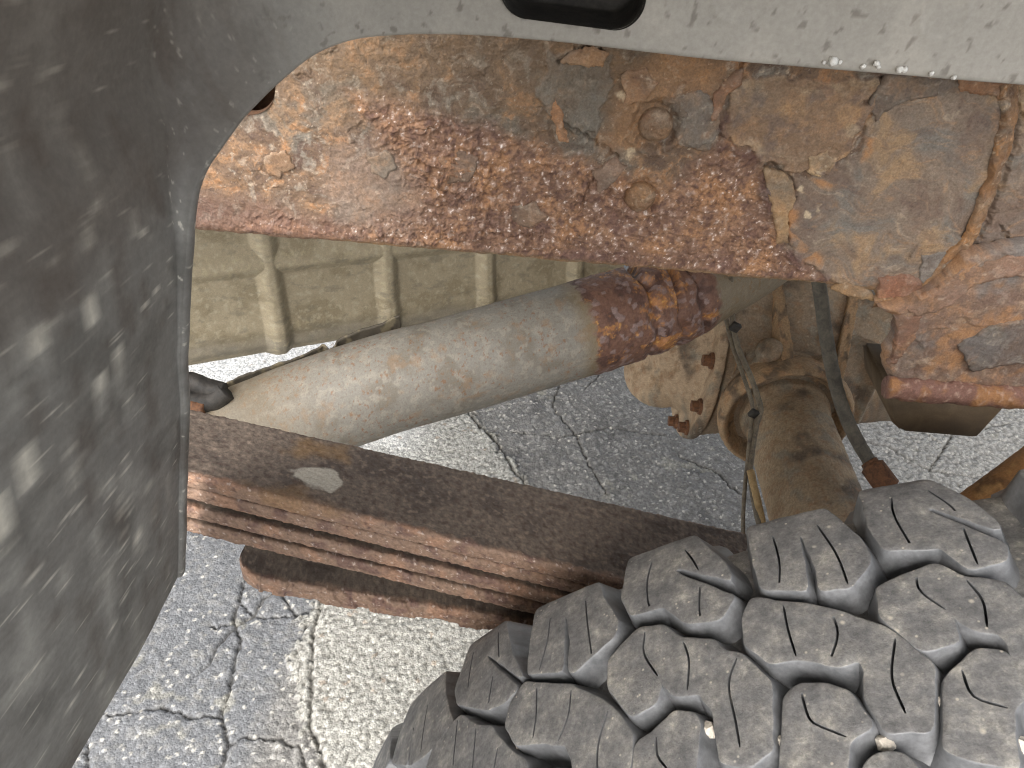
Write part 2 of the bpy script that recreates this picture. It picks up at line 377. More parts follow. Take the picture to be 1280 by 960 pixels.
# ------------------------------------------------------------------ rust colours
def mute(c, k=.22, gain=1.):
    l = c @ np.array([.25, .6, .15]); return (c + (l[..., None] - c) * k) * gain
def rust_base(x, y, seed):
    """mottled brown, ochre, slate rust"""
    wx = x + .007 * fbm(x, y, 60, 4, seed + 50); wy = y + .007 * fbm(x, y, 60, 4, seed + 55)
    n1 = fbm(wx, wy, 24, 5, seed, .6); n2 = fbm(wx, wy, 52, 5, seed + 7, .62); n3 = fbm(wx, wy, 150, 5, seed + 13, .65); n4 = fbm(x, y, 420, 4, seed + 19, .65)
    c = np.zeros(x.shape + (3,)) + lin(124, 96, 70)
    c = mixc(c, lin(120, 112, 98), sst(.04, .40, n1) * .9); c = mixc(c, lin(164, 124, 82), sst(.02, .42, n2) * .8)
    c = mixc(c, lin(98, 72, 58), sst(-.05, -.45, n2) * .7); c = mixc(c, lin(178, 122, 66), sst(.15, .5, n3 + .6 * n2 - .3 * n1) * .7)
    c = mixc(c, lin(160, 150, 132), sst(.12, .5, n3 - .6 * n2) * .6); c = mixc(c, lin(80, 60, 50), sst(.1, .5, n4 - .4 * n3) * .7)
    c = mixc(c, lin(204, 184, 154), sst(.36, .66, n4 + .35 * n3) * .55)
    return mute(c, .08, .97) * (1 + .36 * n4)[..., None]
def nodule_col(x, y, i1, seed):
    n = fbm(x, y, 80, 4, seed, .6); n4 = fbm(x, y, 480, 4, seed + 3, .7); n5 = fbm(x, y, 230, 3, seed + 6); n6 = fbm(x, y, 34, 5, seed + 9, .62)
    c = np.zeros(x.shape + (3,)) + lin(140, 102, 76); c = mixc(c, lin(164, 120, 84), sst(-.1, .4, n)); c = mixc(c, lin(184, 130, 78), sst(.05, .45, n6) * .75)
    c = mixc(c, lin(126, 90, 78), sst(.1, .5, -n6) * .7); c = mixc(c, lin(104, 72, 62), sst(.05, .5, -n5 - .3 * n4) * .7); c = mixc(c, lin(200, 172, 154), sst(.2, .6, n5 + .5 * n4) * .5)
    c = mixc(c, lin(238, 224, 214), sst(.44, .64, n4 + .3 * n5) * .85)  # pink-white glints on the nodules painted as pale specks
    return mute(c, .05) * (1 + .38 * n4)[..., None]

# ------------------------------------------------------------------ frame rail
FY, FB = .385, -.2165
frame = root('frame_rail', (0.05, FY, FB), 'heavily rusted steel frame rail running across under the grey wheelhouse wall', 'frame rail')
def fx(px, py): 
    p = pk(px, py, FY); return (p[0], p[2])
def build_web():
    xs = np.r_[np.linspace(-.7, -.215, 40)[:-1], np.arange(-.215, .335, .00048), np.linspace(.335, .8, 30)]
    # profile from the top of the web down, round the lower corner, back along the bottom flange
    r = .006; zz = np.r_[np.linspace(-.062, -.085, 8)[:-1], np.arange(-.085, FB + r, -.00048)]
    prof = [(FY, z, -1., 0.) for z in zz]
    for a in np.linspace(0, math.pi / 2, 14)[1:]: prof.append((FY + r - r * math.cos(a), FB + r - r * math.sin(a), -math.cos(a), -math.sin(a)))
    for y in np.linspace(FY + r, FY + .07, 40)[1:]: prof.append((y, FB, 0., -1.))
    pr = np.array(prof); L = np.r_[0, np.cumsum(np.hypot(np.diff(pr[:, 0]), np.diff(pr[:, 1])))]
    v = -.062 - L                                            # unrolled height
    X, Z = np.meshgrid(xs, v, indexing='xy')
    h = .0011 * fbm(X, Z, 25, 4, 1) + .0009 * fbm(X, Z, 130, 5, 6, .6)
    fl1, fl2, fli = worley((X + .004 * fbm(X, Z, 110, 3, 8)) / .011, (Z + .004 * fbm(X, Z, 110, 3, 9)) / .011, 10); flk = sst(.0, .22, fbm(X, Z, 40, 3, 12)); flk *= sst(.12, .06, X); h += flk * (.0011 * (fli - .5) * sst(.0, .10, fl2 - fl1) - .0003 * np.exp(-((fl2 - fl1) / .05) ** 2))
    wx = X + .005 * fbm(X, Z, 70, 4, 11); wz = Z + .005 * fbm(X, Z, 70, 4, 14)
    # crumbling nodular zone
    nod = [fx(*p) for p in [(430, 118), (500, 128), (600, 150), (690, 188), (760, 205), (830, 235), (905, 175), (945, 185), (962, 262), (990, 312), (1052, 356), (1050, 420), (300, 420), (250, 300), (330, 262), (430, 285), (520, 250), (470, 170)]]
    N1 = sst(.006, -.008, sdpoly(wx, wz, nod)); N1 = np.maximum(N1, sst(FB + .016, FB + .004, Z + .006 * fbm(X, Z, 60, 2, 16)) * (X < .185) * .35)
    f1, f2, i1 = worley(wx / .0034, wz / .0034, 31); g1, g2, i2 = worley(X / .0017, Z / .0017, 37); k1, k2, i3 = worley(wx / .0062, wz / .0062, 41)
    amp = .45 + .55 * sst(-.2, .35, fbm(X, Z, 55, 3, 18))
    cr_ = np.abs(fbm(wx, wz, 190, 4, 44, .6))
    N1 = N1 * sst(FB + .0005, FB + .006, Z); h += N1 * amp * (.0018 * np.clip(1 - f1 * 1.1, 0, 1) * (.2 + i1) + .0030 * cr_ + .0007 * np.clip(1 - g1, 0, 1) * (.3 + i2) + .0018 * np.clip(1 - k1 * 1.2, 0, 1) * (i3 > .45) - .0014)
    # layered scale plates on the right, with ragged edges that stand proud
    def pl(px, t, s, w=.0045):
        ax = X + w * fbm(X, Z, 90, 4, s) ; az = Z + w * fbm(X, Z, 90, 4, s + 5)
        d = sdpoly(ax, az, [fx(*p) for p in px]); m = sst(.0004, -.0006, d); lip = np.exp(-((d + .0012) / .0016) ** 2) * (d < 0)
        return m, d, t * m + .0006 * lip
    E1, dE, hE = pl([(905, 96), (1105, 100), (1082, 150), (1062, 188), (1030, 215), (975, 212), (940, 190), (902, 165), (915, 125)], .0016, 101); h += hE
    D1, dD, hD = pl([(1105, 96), (1262, 112), (1248, 180), (1232, 240), (1212, 300), (1160, 352), (1090, 372), (1040, 352), (992, 318), (968, 262), (955, 215), (1030, 218), (1075, 180)], .0006, 111); h += hD
    D2, dD2, hD2 = pl([(1150, 300), (1215, 296), (1196, 330), (1150, 372), (1095, 372), (1110, 345)], .0013, 121); h += hD2
    U1, dU, hU = pl([(690, 62), (770, 66), (755, 140), (740, 170), (700, 150), (668, 120)], .0012, 131); h += hU
    U2, dU2, hU2 = pl([(835, 120), (885, 118), (902, 160), (880, 190), (842, 182)], .0011, 141); h += hU2
    U3, dU3, hU3 = pl([(560, 180), (600, 176), (618, 225), (585, 250), (540, 232)], .0006, 151); h += hU3
    # crumbly dark ridge where the nodules meet the smooth scale
    rd = polyd(X + .002 * fbm(X, Z, 200, 3, 160), Z + .002 * fbm(X, Z, 200, 3, 163), [fx(*p) for p in [(905, 150), (900, 190), (940, 195), (952, 225), (960, 262), (978, 292), (985, 318), (1010, 335), (1048, 352)]])
    RDG = np.exp(-(rd / .0030) ** 2) * sst(-.35, .1, fbm(X, Z, 70, 3, 166)); h += RDG * (.0021 * np.clip(1.1 - f1, 0, 1) + .0016 * np.clip(1 - g1, 0, 1) * (.4 + i2))
    # cracks
    kx = X + .0022 * fbm(X, Z, 260, 3, 171); kz = Z + .0022 * fbm(X, Z, 260, 3, 174); ck = np.zeros(X.shape)
    for L_, wd in [([(930, 76), (922, 98), (905, 112), (895, 140), (888, 158)], .0009), ([(958, 205), (975, 215), (990, 225), (992, 248), (982, 262), (980, 290), (985, 305)], .0011),
                   ([(1108, 92), (1092, 118), (1082, 128)], .0008), ([(700, 78), (715, 66), (735, 60), (756, 68)], .0010), ([(700, 150), (745, 178), (775, 195)], .0007), ([(745, 215), (735, 235), (728, 258)], .0007),
                   ([(515, 200), (545, 212)], .0007), ([(1270, 118), (1274, 150), (1262, 200), (1240, 260), (1225, 300), (1195, 322), (1172, 352), (1130, 378)], .0016), ([(1095, 385), (1140, 372), (1165, 360)], .0014),
                   ([(1250, 285), (1262, 300)], .0008), ([(600, 290), (640, 296), (680, 290)], .0006)]:
        ck = np.maximum(ck, np.exp(-(polyd(kx, kz, [fx(*p) for p in L_]) / wd) ** 2))
    h -= .0034 * ck; h -= D1 * .0006 * fbm(X, Z, 130, 5, 6, .6)
    # worn dents round the rivets
    for (a, b, rr) in ((820, 155, .0135), (800, 245, .0105)):
        q = fx(a, b); d = np.hypot(X - q[0], Z - q[1]) + .002 * fbm(X, Z, 160, 3, 181); h += .0018 * np.exp(-((d - rr) / .0024) ** 2) - .0022 * sst(rr + .001, rr - .003, d)
    # colour
    c = rust_base(X, Z, 200)
    up = sst(-.16, -.11, Z + .012 * fbm(X, Z, 30, 3, 205)) * sst(.09, .03, X); c = mixc(c, lin(116, 94, 66), up * .5)
    pink = sst(.008, -.01, sdpoly(wx, wz, [fx(*p) for p in [(425, 175), (520, 190), (545, 250), (520, 300), (420, 290), (400, 230)]])); c = mixc(c, lin(150, 126, 108) * (1 + .4 * fbm(X, Z, 380, 4, 207, .7))[..., None], pink * .6)
    nc = nodule_col(X, Z, np.clip(.6 * i1 + .4 * i2, 0, 1), 210); c = c + (nc - c) * (N1 * (1 - .35 * pink))[..., None]
    sx = X + .012 * fbm(X, Z, 26, 3, 221); sz = Z + .012 * fbm(X, Z, 26, 3, 224) + .22 * X
    st = fbm(sx * .28, sz, 190, 5, 227); st2 = fbm(sx * .3, sz, 90, 4, 233); D = np.clip(D1 + sst(.2, .215, X) * (1 - N1), 0, 1)
    q1 = fbm(sx, sz, 30, 5, 239, .6); q2 = fbm(sx * .6, sz, 46, 5, 240, .62)
    dc = np.zeros(c.shape) + lin(138, 118, 98); dc = mixc(dc, lin(124, 118, 108), sst(-.05, .35, q2) * .9); dc = mixc(dc, lin(172, 136, 90), sst(.0, .4, q1) * .75)
    dc = mixc(dc, lin(116, 90, 74), sst(.05, .45, -q1) * .6); dc = mixc(dc, lin(108, 84, 70), sst(.15, .5, st) * .45); dc = mixc(dc, lin(190, 168, 138), sst(.3, .6, -st) * .4); dc = mixc(dc, lin(196, 142, 82), np.exp(-((st2 - .05) / .03) ** 2) * .3)
    dc = mute(dc, .05) * (1 + .28 * fbm(X, Z, 420, 4, 236, .65))[..., None]; c = c + (dc - c) * (D * .88)[..., None]
    ec = np.zeros(c.shape) + lin(152, 116, 78); ec = mixc(ec, lin(130, 104, 84), sst(0, .35, fbm(X, Z, 60, 5, 243, .62))); ec = mixc(ec, lin(184, 138, 80), sst(.05, .4, fbm(X, Z, 34, 5, 247, .6))); ec = mixc(ec, lin(204, 176, 130), np.exp(-((dE + .003) / .003) ** 2) * sst(-.2, .3, st2) * .6); ec = ec * (1 + .3 * fbm(X, Z, 420, 4, 246, .65))[..., None]
    c = c + (mute(ec, .15) - c) * (E1 * .7)[..., None]; c = mixc(c, lin(122, 116, 104), (U1 * .5 + U2 * .45) * (.6 + .8 * np.clip(fbm(X, Z, 90, 4, 249, .65) + .3, 0, 1)))
    c = mixc(c, lin(100, 68, 64), RDG * .6); c = mixc(c, lin(190, 128, 60), np.exp(-((dD + .0045) / .003) ** 2) * (X < .2) * sst(-.1, .3, st2) * .7)
    og = sst(.010, -.006, sdpoly(wx, wz, [fx(*p) for p in [(830, 62), (900, 78), (905, 110), (880, 120), (830, 105), (812, 130), (790, 190), (760, 180), (770, 130)]])); c = mixc(c, lin(176, 128, 78), og * .45)
    for a, b, rr in ((1025, 207, .0042), (787, 190, .0036), (775, 120, .003), (1010, 268, .0022), (1022, 262, .003), (1000, 235, .003), (735, 70, .002)):
        q = fx(a, b); d = np.hypot(X - q[0], Z - q[1]) + .003 * fbm(X, Z, 220, 3, 251); c = mixc(c, lin(214, 190, 152), sst(rr, rr * .2, d) * .8)
    c = mixc(c, lin(176, 134, 80), sst(FB + .0045, FB + .001, Z) * .6); dk = sst(.010, -.012, sdpoly(wx, wz, [fx(*p) for p in [(225, 235), (330, 250), (440, 285), (430, 330), (225, 320)]])); c = mixc(c, lin(108, 78, 64) * (1 + .4 * fbm(X, Z, 260, 4, 259, .7))[..., None], dk * .65); c = mute(c, .14, .95)
    base = np.stack([np.broadcast_to(X, X.shape), np.broadcast_to(pr[:, 0][:, None], X.shape), np.broadcast_to(pr[:, 1][:, None], X.shape)], -1)
    nrm = np.stack([np.zeros(len(pr)), pr[:, 2], pr[:, 3]], -1)[:, None, :]
    P = base + nrm * h[..., None]
    Q = quads(len(v), len(xs), flip=True)
    # the round hole half hidden by the liner
    hx, hz = fx(305, 104); hr = .0155; d = np.hypot(X - hx, Z - hz); inside = (d < hr).ravel()
    Q = Q[~inside[Q].any(1)]; dd = d.ravel(); Pf = P.reshape(-1, 3); ring = (dd >= hr) & (dd < hr + .0008)
    used = np.zeros(len(Pf), bool); used[Q.ravel()] = True; rg = ring & used
    dx = (X.ravel()[rg] - hx); dz = (Z.ravel()[rg] - hz); q = np.hypot(dx, dz); Pf[rg, 0] = hx + dx / q * hr; Pf[rg, 2] = hz + dz / q * hr
    mesh_np('web', Pf, Q, M_rust, frame, c.reshape(-1, 3))
    a = np.linspace(0, 2 * math.pi, 49); ringp = lambda rr, y: np.stack([hx + rr * np.cos(a), np.full(49, y), hz + rr * np.sin(a)], -1)
    P2 = np.stack([ringp(hr, FY - .0005), ringp(hr - .0006, FY + .003), ringp(hr, FY + .006)])
    mesh_np('hole_edge', P2, quads(3, 49), M_rust, frame, np.zeros((3, 49, 3)) + lin(96, 70, 52))
build_web()
def inner_shell():
    bm = bmesh.new(); box(bm, (0.05, FY + .073, -.139), (1.5, .006, .15)); box(bm, (0.05, FY + .037, -.0655), (1.5, .066, .006))
    from_bm('inner_web', bm, M_bolt, frame, False)
inner_shell()
def rivet(px, py, r):
    x, z = fx(px, py); n = 26; a = np.linspace(0, 2 * math.pi, 48, endpoint=False); t = np.linspace(0, 1, n)
    T, A = np.meshgrid(t, a, indexing='ij'); X = x + r * T * np.cos(A); Z = z + r * T * np.sin(A)
    h = .0058 * np.clip(1 - T ** 3, 0, 1) ** .6 + .0016 * fbm(X, Z, 200, 5, 301, .6); c = rust_base(X, Z, 310); c = mixc(c, lin(156, 116, 80), np.full(X.shape, .35))
    mesh_np('rivet', np.stack([X, FY - h + .002, Z], -1), quads(n, 48, True), M_rust, frame, c)
rivet(820, 157, .0088); rivet(800, 247, .0085)
def seam():
    pts = [(1268, 100), (1272, 130), (1262, 185), (1243, 240), (1222, 292), (1196, 320), (1172, 350), (1140, 372), (1098, 378)]
    path = smooth_path([pk(a - 8, b, FY - .001) for a, b in pts], 240); n = len(path); u = np.linspace(0, .15, n)
    T, S, U = frames(path, (0, -1, 0)); m_ = 26; a = np.linspace(-1, 1, m_); uu, aa = np.meshgrid(u, a, indexing='ij')
    wd = .0044 * (1 + .5 * fbm(uu, aa * .01, 70, 4, 401)); h = .0030 * (1 - np.abs(aa) ** 6) + .0016 * fbm(uu, aa * .006, 130, 5, 403, .6) - .0008 + .0012 * aa
    P = path[:, None] + S[:, None] * (wd * aa)[..., None] + np.array([0, -1, 0]) * h[..., None]
    c = rust_base(uu, aa * .006, 410); c = mixc(c, lin(150, 108, 68), sst(-.3, .4, fbm(uu, aa * .006, 60, 4, 412)) * .6)
    mesh_np('weld_seam', P, quads(n, m_), M_rust, frame, c)
seam()
GY = FY - .009
def bracket():
    out = [(1098, 384), (1140, 376), (1178, 350), (1205, 322), (1235, 312), (1262, 308), (1330, 300), (1420, 300), (1450, 492), (1280, 486), (1112, 476), (1104, 455), (1118, 420), (1124, 398)]
    base = [pk(a, b, GY) for a, b in out]; P2 = np.array([(p[0], p[2]) for p in base]); pts = []
    for i in range(len(P2)):                                  # ragged outline
        a, b = P2[i], P2[(i + 1) % len(P2)]; k = max(2, int(np.hypot(*(b - a)) / .0012))
        for t in np.arange(k) / k: pts.append(a + (b - a) * t)
    pts = np.array(pts); ph = np.arange(len(pts)) * .0012; pts = pts + np.stack([fbm(ph, ph * 0, 90, 3, 420), fbm(ph, ph * 0, 90, 3, 424)], 1) * .0022
    def disp(x, z):
        d = -sdpoly(x, z, [tuple(p) for p in pts[::4]]); h = .0012 * fbm(x, z, 18, 3, 430) + .0005 * fbm(x, z, 150, 5, 434, .6)
        lay = fbm(x * .6, z, 26, 4, 437); return h + .0014 * sst(.08, .09, lay) + .0016 * sst(.012, .004, d + .004 * fbm(x, z, 80, 3, 439)) - .003 * sst(.003, 0, d)
    def col(x, z):
        sx = x + .01 * fbm(x, z, 30, 3, 441); sz = z + .01 * fbm(x, z, 30, 3, 444) - .3 * x; st = fbm(sx * .35, sz, 120, 5, 447)
        c = np.zeros(x.shape + (3,)) + lin(140, 110, 92); c = c * .45 + .55 * rust_base(x, z, 458); c = mixc(c, lin(118, 90, 74), sst(.1, .5, st) * .5); c = mixc(c, lin(176, 146, 112), sst(.15, .5, -st) * .4)
        c = mixc(c, lin(172, 122, 72), sst(.0, .45, fbm(x, z, 50, 5, 450, .6)) * .75); c = mixc(c, lin(118, 112, 106), sst(.1, .4, fbm(x, z, 24, 5, 453, .6)) * .7); return mute(c, .14, 1.02) * (1 + .3 * fbm(x, z, 400, 4, 456, .65))[..., None]
    plate('bracket_plate', pts, lambda x, z, h: np.stack([x, GY - h, z], 1), lambda x, z: np.stack([x, np.full(x.shape, GY + .008), z], 1), M_rust, frame, .0009, disp, col)
    # thick lower lip
    path = smooth_path([pk(a, b, GY - .004) for a, b in [(1108, 484), (1160, 488), (1220, 493), (1280, 497), (1450, 508)]], 160)
    def dsp(u, a): return .0016 * fbm(u, a * .004, 60, 4, 461) + .0009 * fbm(u, a * .004, 260, 3, 464)
    def cl(u, a):
        c = np.zeros(u.shape + (3,)) + lin(136, 100, 86); c = mixc(c, lin(170, 122, 76), sst(0, .35, fbm(u, a * .006, 50, 4, 467)) * .8); return mixc(c, lin(190, 160, 140), sst(.25, .5, fbm(u, a * .006, 300, 3, 469)) * .6)
    tube('bracket_lip', path, .0072, M_rust, frame, 40, (0, -1, 0), dsp, cl)
    # return flange between the bracket and the axle, running back under the rail
    path = smooth_path([pk(1030, 395, .5), pk(1085, 412, .47), pk(1112, 452, .44), pk(1118, 478, .40)], 60)
bracket()

# loose layers of scale standing off the rail
def flake(px, lift, gx, gz, tint, seed, yb=FY):
    P2 = np.array([(p[0], p[2]) for p in (pk(a, b, yb) for a, b in px)]); pts = []
    for i in range(len(P2)):
        a, b = P2[i], P2[(i + 1) % len(P2)]; k = max(2, int(np.hypot(*(b - a)) / .0009))
        for t in np.arange(k) / k: pts.append(a + (b - a) * t)
    pts = np.array(pts); ph = np.arange(len(pts)) * .0009; pts = pts + np.stack([fbm(ph, ph * 0 + seed, 150, 4, seed, .6), fbm(ph, ph * 0 + seed, 150, 4, seed + 4, .6)], 1) * .0022
    c0 = pts.mean(0)
    def disp(x, z): return lift + gx * (x - c0[0]) + gz * (z - c0[1]) + .0007 * fbm(x, z, 90, 4, seed + 8) + .0003 * fbm(x, z, 330, 3, seed + 9)
    def col(x, z): c = rust_base(x, z, seed + 12); return mute(1. * mixc(c, lin(*tint) * (1 + .35 * fbm(x, z, 400, 4, seed + 15, .65))[..., None], .45 + .5 * fbm(x, z, 60, 4, seed + 17)), .15)
    plate('rust_flake', pts, lambda x, z, h: np.stack([x, yb - h, z], 1), lambda x, z: np.stack([x, np.full(x.shape, yb + .001), z], 1), M_rust, frame, .0010, disp, col)
for i, (px, lift, gx, gz, tint) in enumerate([
    ([(956, 206), (976, 214), (990, 224), (993, 250), (983, 264), (984, 300), (970, 302), (966, 262), (955, 232)], .0030, .02, .01, (176, 138, 88)),
    ([(1098, 346), (1126, 340), (1150, 346), (1148, 372), (1118, 375), (1094, 372)], .0034, .03, -.02, (150, 96, 66)),
    ([(1150, 318), (1192, 312), (1190, 336), (1168, 356), (1148, 350)], .0026, .02, .0, (130, 124, 116)),
    ([(700, 76), (716, 62), (742, 58), (758, 68), (752, 82), (728, 80)], .0036, -.03, .05, (182, 134, 84)),
    ([(690, 128), (696, 122), (704, 150), (712, 176), (700, 174), (692, 156)], .0026, .0, .02, (176, 120, 70)),
    ([(838, 122), (872, 112), (900, 130), (898, 164), (874, 184), (846, 176), (852, 150)], .0022, .03, .0, (122, 116, 106)),
    ([(776, 92), (808, 84), (822, 104), (804, 126), (782, 130)], .0018, .0, .03, (172, 124, 76)),
    ([(1106, 92), (1176, 98), (1170, 116), (1120, 128), (1092, 150), (1084, 130)], .0024, .0, .03, (112, 104, 94)),
    ([(916, 88), (928, 82), (924, 104), (906, 118), (896, 146), (888, 150), (892, 118)], .0028, .02, .0, (158, 104, 64)),
    ([(1196, 96), (1256, 104), (1254, 122), (1222, 116), (1198, 112)], .0022, .0, .03, (176, 116, 64)),
    ([(548, 196), (572, 186), (598, 196), (590, 224), (560, 228)], .0012, .02, .0, (140, 112, 92)),
    ([(462, 196), (486, 186), (496, 208), (480, 222), (464, 214)], .0012, .0, .02, (132, 122, 108)),
    ([(640, 258), (668, 252), (684, 270), (662, 284), (640, 278)], .0014, .02, .0, (150, 118, 92)),
    ([(742, 212), (768, 196), (784, 206), (766, 226), (748, 240)], .0026, .03, .0, (146, 116, 94)),
    ([(1010, 196), (1034, 186), (1040, 206), (1024, 220), (1008, 214)], .0022, .0, .02, (212, 180, 132)),
    ([(1052, 352), (1088, 362), (1092, 374), (1058, 368), (1040, 360)], .0020, .0, .0, (178, 138, 84)),
    ([(330, 196), (356, 186), (368, 206), (350, 222), (332, 214)], .0010, .0, .02, (150, 112, 74)),
]): flake(px, lift, gx, gz, tint, 1700 + 40 * i)
for i, (px, lift, tint) in enumerate([([(1128, 384), (1172, 356), (1206, 330), (1262, 318), (1330, 314), (1330, 336), (1262, 342), (1216, 352), (1186, 378), (1150, 392)], .0032, (158, 118, 92)), ([(1196, 430), (1240, 404), (1290, 396), (1330, 400), (1330, 440), (1260, 452), (1214, 462)], .0026, (114, 106, 102)), ([(1116, 392), (1150, 392), (1140, 420), (1118, 450), (1108, 452), (1120, 420)], .0036, (142, 96, 72))]):
    flake(px, lift, .0, .0, tint, 2500 + 40 * i, GY)
# ------------------------------------------------------------------ leaf spring
WL = .058
def leaf_yz(X):
    Yi = .320 - .011 * X; z = -.3263 - .178 * X; tw = .0042 - .0524 * X
    return Yi, z, tw
def leaf_curve(X):   # front half rises again beyond the axle
    Yi, z, tw = leaf_yz(X); over = np.maximum(0, X - .22); z = z + .9 * over ** 1.6; tw = tw * sst(.4, .1, X) + 0 * X; return Yi, z, tw
spring = root('leaf_spring', (.313, .291, -.46), 'pack of rusty brown leaf springs stacked between frame rail and tyre', 'leaf spring')
def leaf(name, x0, x1, off, th, seed, top_dense, widths=WL, zf=None, round_end=0., flaky=0.):
    xs = np.r_[np.linspace(x0, -.215, 12)[:-1], np.arange(-.215, .21, .0006), np.linspace(.21, x1, 70)] if x0 < -.215 else np.r_[x0 + .0002 * np.arange(20), np.arange(x0 + .004, .21, .0006), np.linspace(.21, x1, 70)]
    w = widths; r = min(.0022, th * .3); pr = []
    def seg(a, b, n, nx, nz):
        for t in np.linspace(0, 1, n, endpoint=False): pr.append((a[0] + (b[0] - a[0]) * t, a[1] + (b[1] - a[1]) * t, nx, nz))
    def arc(cx, cz, a0, n):
        for t in np.linspace(0, math.pi / 2, n, endpoint=False): pr.append((cx + r * math.cos(a0 + t), cz + r * math.sin(a0 + t), math.cos(a0 + t), math.sin(a0 + t)))
    nt_ = int(w / .0006) if top_dense else int(w / .002)
    # going round: outer side (low Y) bottom -> top, top outer -> inner, inner side, bottom ; local y from inner edge: -w..0
    seg((-w, -th + r), (-w, -r), max(8, int(th / .0005)), -1, 0)
    q = [(-w + r + r * math.cos(a), -r + r * math.sin(a), math.cos(a), math.sin(a)) for a in np.linspace(math.pi, math.pi / 2, 7, endpoint=False)]; pr += q
    seg((-w + r, 0), (-r, 0), nt_, 0, 1)
    pr += [(-r + r * math.cos(a), -r + r * math.sin(a), math.cos(a), math.sin(a)) for a in np.linspace(math.pi / 2, 0, 5, endpoint=False)]
    seg((0, -r), (0, -th + r), 5, 1, 0); seg((-r, -th), (-w + r, -th), 12, 0, -1)
    pr += [(-w + r + r * math.cos(a), -th + r + r * math.sin(a), math.cos(a), math.sin(a)) for a in np.linspace(-math.pi / 2, -math.pi, 6, endpoint=False)]
    pr = np.array(pr); L = np.r_[0, np.cumsum(np.hypot(np.diff(pr[:, 0]), np.diff(pr[:, 1])))]
    X, V = np.meshgrid(xs, L, indexing='ij'); Y0 = np.broadcast_to(pr[:, 0], X.shape); Z0 = np.broadcast_to(pr[:, 1], X.shape); nx = np.broadcast_to(pr[:, 2], X.shape); nz = np.broadcast_to(pr[:, 3], X.shape)
    side = sst(.3, .9, np.abs(nx)); rim = np.maximum(side, sst(-w + .0055, -w + .001, Y0 + .003 * fbm(X, V, 90, 4, seed + 2)) * (nz > .2))
    f1, f2, i1 = worley(X / .0036, V / .0036, seed + 5); g1, _, i2 = worley(X / .0018, V / .0018, seed + 6)
    h = .0002 * fbm(X, V, 90, 4, seed) + .0003 * fbm(X, V, 400, 3, seed + 1) + rim * (.0005 * np.clip(1 - f1, 0, 1) * i1 + .0005 * np.clip(1 - g1, 0, 1) * i2 + .0004 * fbm(X, V, 300, 4, seed + 8))
    if flaky: h += side * (.0016 * sst(.0, .03, fbm(X, V * .6, 30, 3, seed + 11)) - .0014 * sst(.15, .18, fbm(X, V * .6, 42, 3, seed + 14)))
    Yi, z, tw = leaf_curve(X); zc = (z if zf is None else zf(X)); frac = -Y0 / w
    scy = np.ones(X.shape)
    if round_end: d = np.clip((X - x0) / round_end, 0, 1); scy = np.where(d < 1, np.sqrt(np.clip(1 - (1 - d) ** 2, 0, 1)) * .5 + .5, 1)
    ym = -w / 2 + (Y0 + w / 2) * scy
    P = np.stack([X, Yi + ym + nx * h, zc + off + Z0 + tw * frac * (1 if zf is None else .4) + nz * h], -1)
    fine = fbm(X, V, 260, 4, seed + 20); big = fbm(X, V, 34, 4, seed + 24)
    c = np.zeros(X.shape + (3,)) + lin(104, 91, 79); c = mixc(c, lin(86, 75, 66), sst(0, .4, big)); c = mixc(c, lin(130, 112, 96), sst(.1, .5, fine) * .7); c = mixc(c, lin(74, 56, 48), sst(.1, .5, -fine) * .6)
    rc = np.zeros(c.shape) + lin(146, 114, 90); rc = mixc(rc, lin(122, 90, 76), sst(0, .4, fbm(X, V, 80, 3, seed + 28))); rc = mixc(rc, lin(166, 122, 90), sst(.1, .4, fbm(X, V, 45, 3, seed + 30)) * .8)
    rc = mixc(rc, lin(214, 192, 176), sst(.34, .56, fbm(X, V, 330, 4, seed + 33, .65)) * .8); rc = mixc(rc, lin(88, 60, 56), sst(.2, .5, fbm(X, V, 240, 4, seed + 36, .65)) * .6)
    c = mute(c, .15) * (1 + .35 * fbm(X, V, 420, 3, seed + 38, .7))[..., None]; c = c + (mute(rc, .22) * (1 + .3 * fbm(X, V, 380, 3, seed + 42, .7))[..., None] - c) * (rim * .85)[..., None]
    if top_dense:                                              # bare patch, ochre stain
        q = pk(397, 610, .285); d = np.hypot((X - q[0]) / 1.15, (Yi + Y0 - q[1]) * 1.25) + .006 * fbm(X, V, 70, 4, seed + 40); sp = sst(.0128, .0105, d); c = mixc(c, lin(176, 170, 156), sp * .92); h2 = sp
        q = pk(395, 548, .31); d = np.hypot((X - q[0]) / 2, Yi + Y0 - q[1]) + .008 * fbm(X, V, 60, 4, seed + 44); c = mixc(c, lin(148, 112, 62), sst(.012, .002, d) * .4)
        q = pk(360, 625, .265); d = np.hypot((X - q[0]) / 2.2, Yi + Y0 - q[1]) + .008 * fbm(X, V, 60, 4, seed + 47); c = mixc(c, lin(146, 112, 68), sst(.012, .002, d) * .35)
    V3 = P.reshape(-1, 3); mm = len(pr); Q = quads(len(xs), mm, True, flip=True)
    o = mesh_np(name, V3, Q, M_leaf, spring, c.reshape(-1, 3))
    # blunt end
    n = len(V3); me = o.data
    return o
leaf('leaf', -.75, .85, 0, .0098, 500, True)
leaf('leaf', -.62, .75, -.0112, .0088, 520, False, WL - .0004)
leaf('leaf', -.5, .66, -.0246, .0086, 540, False, WL + .001)
leaf('leaf', -.36, .60, -.0378, .0086, 560, False, WL + .0004)
_qa = pk(303, 727, .263); _qb = pk(600, 769, .263)
def over_z(X):
    s = (_qb[2] - _qa[2]) / (_qb[0] - _qa[0]); return _qa[2] + s * (X - _qa[0]) - .004
leaf('overload_leaf', _qa[0] - .006, .6, .002, .0125, 580, False, WL - .001, over_z, .020, 1.)
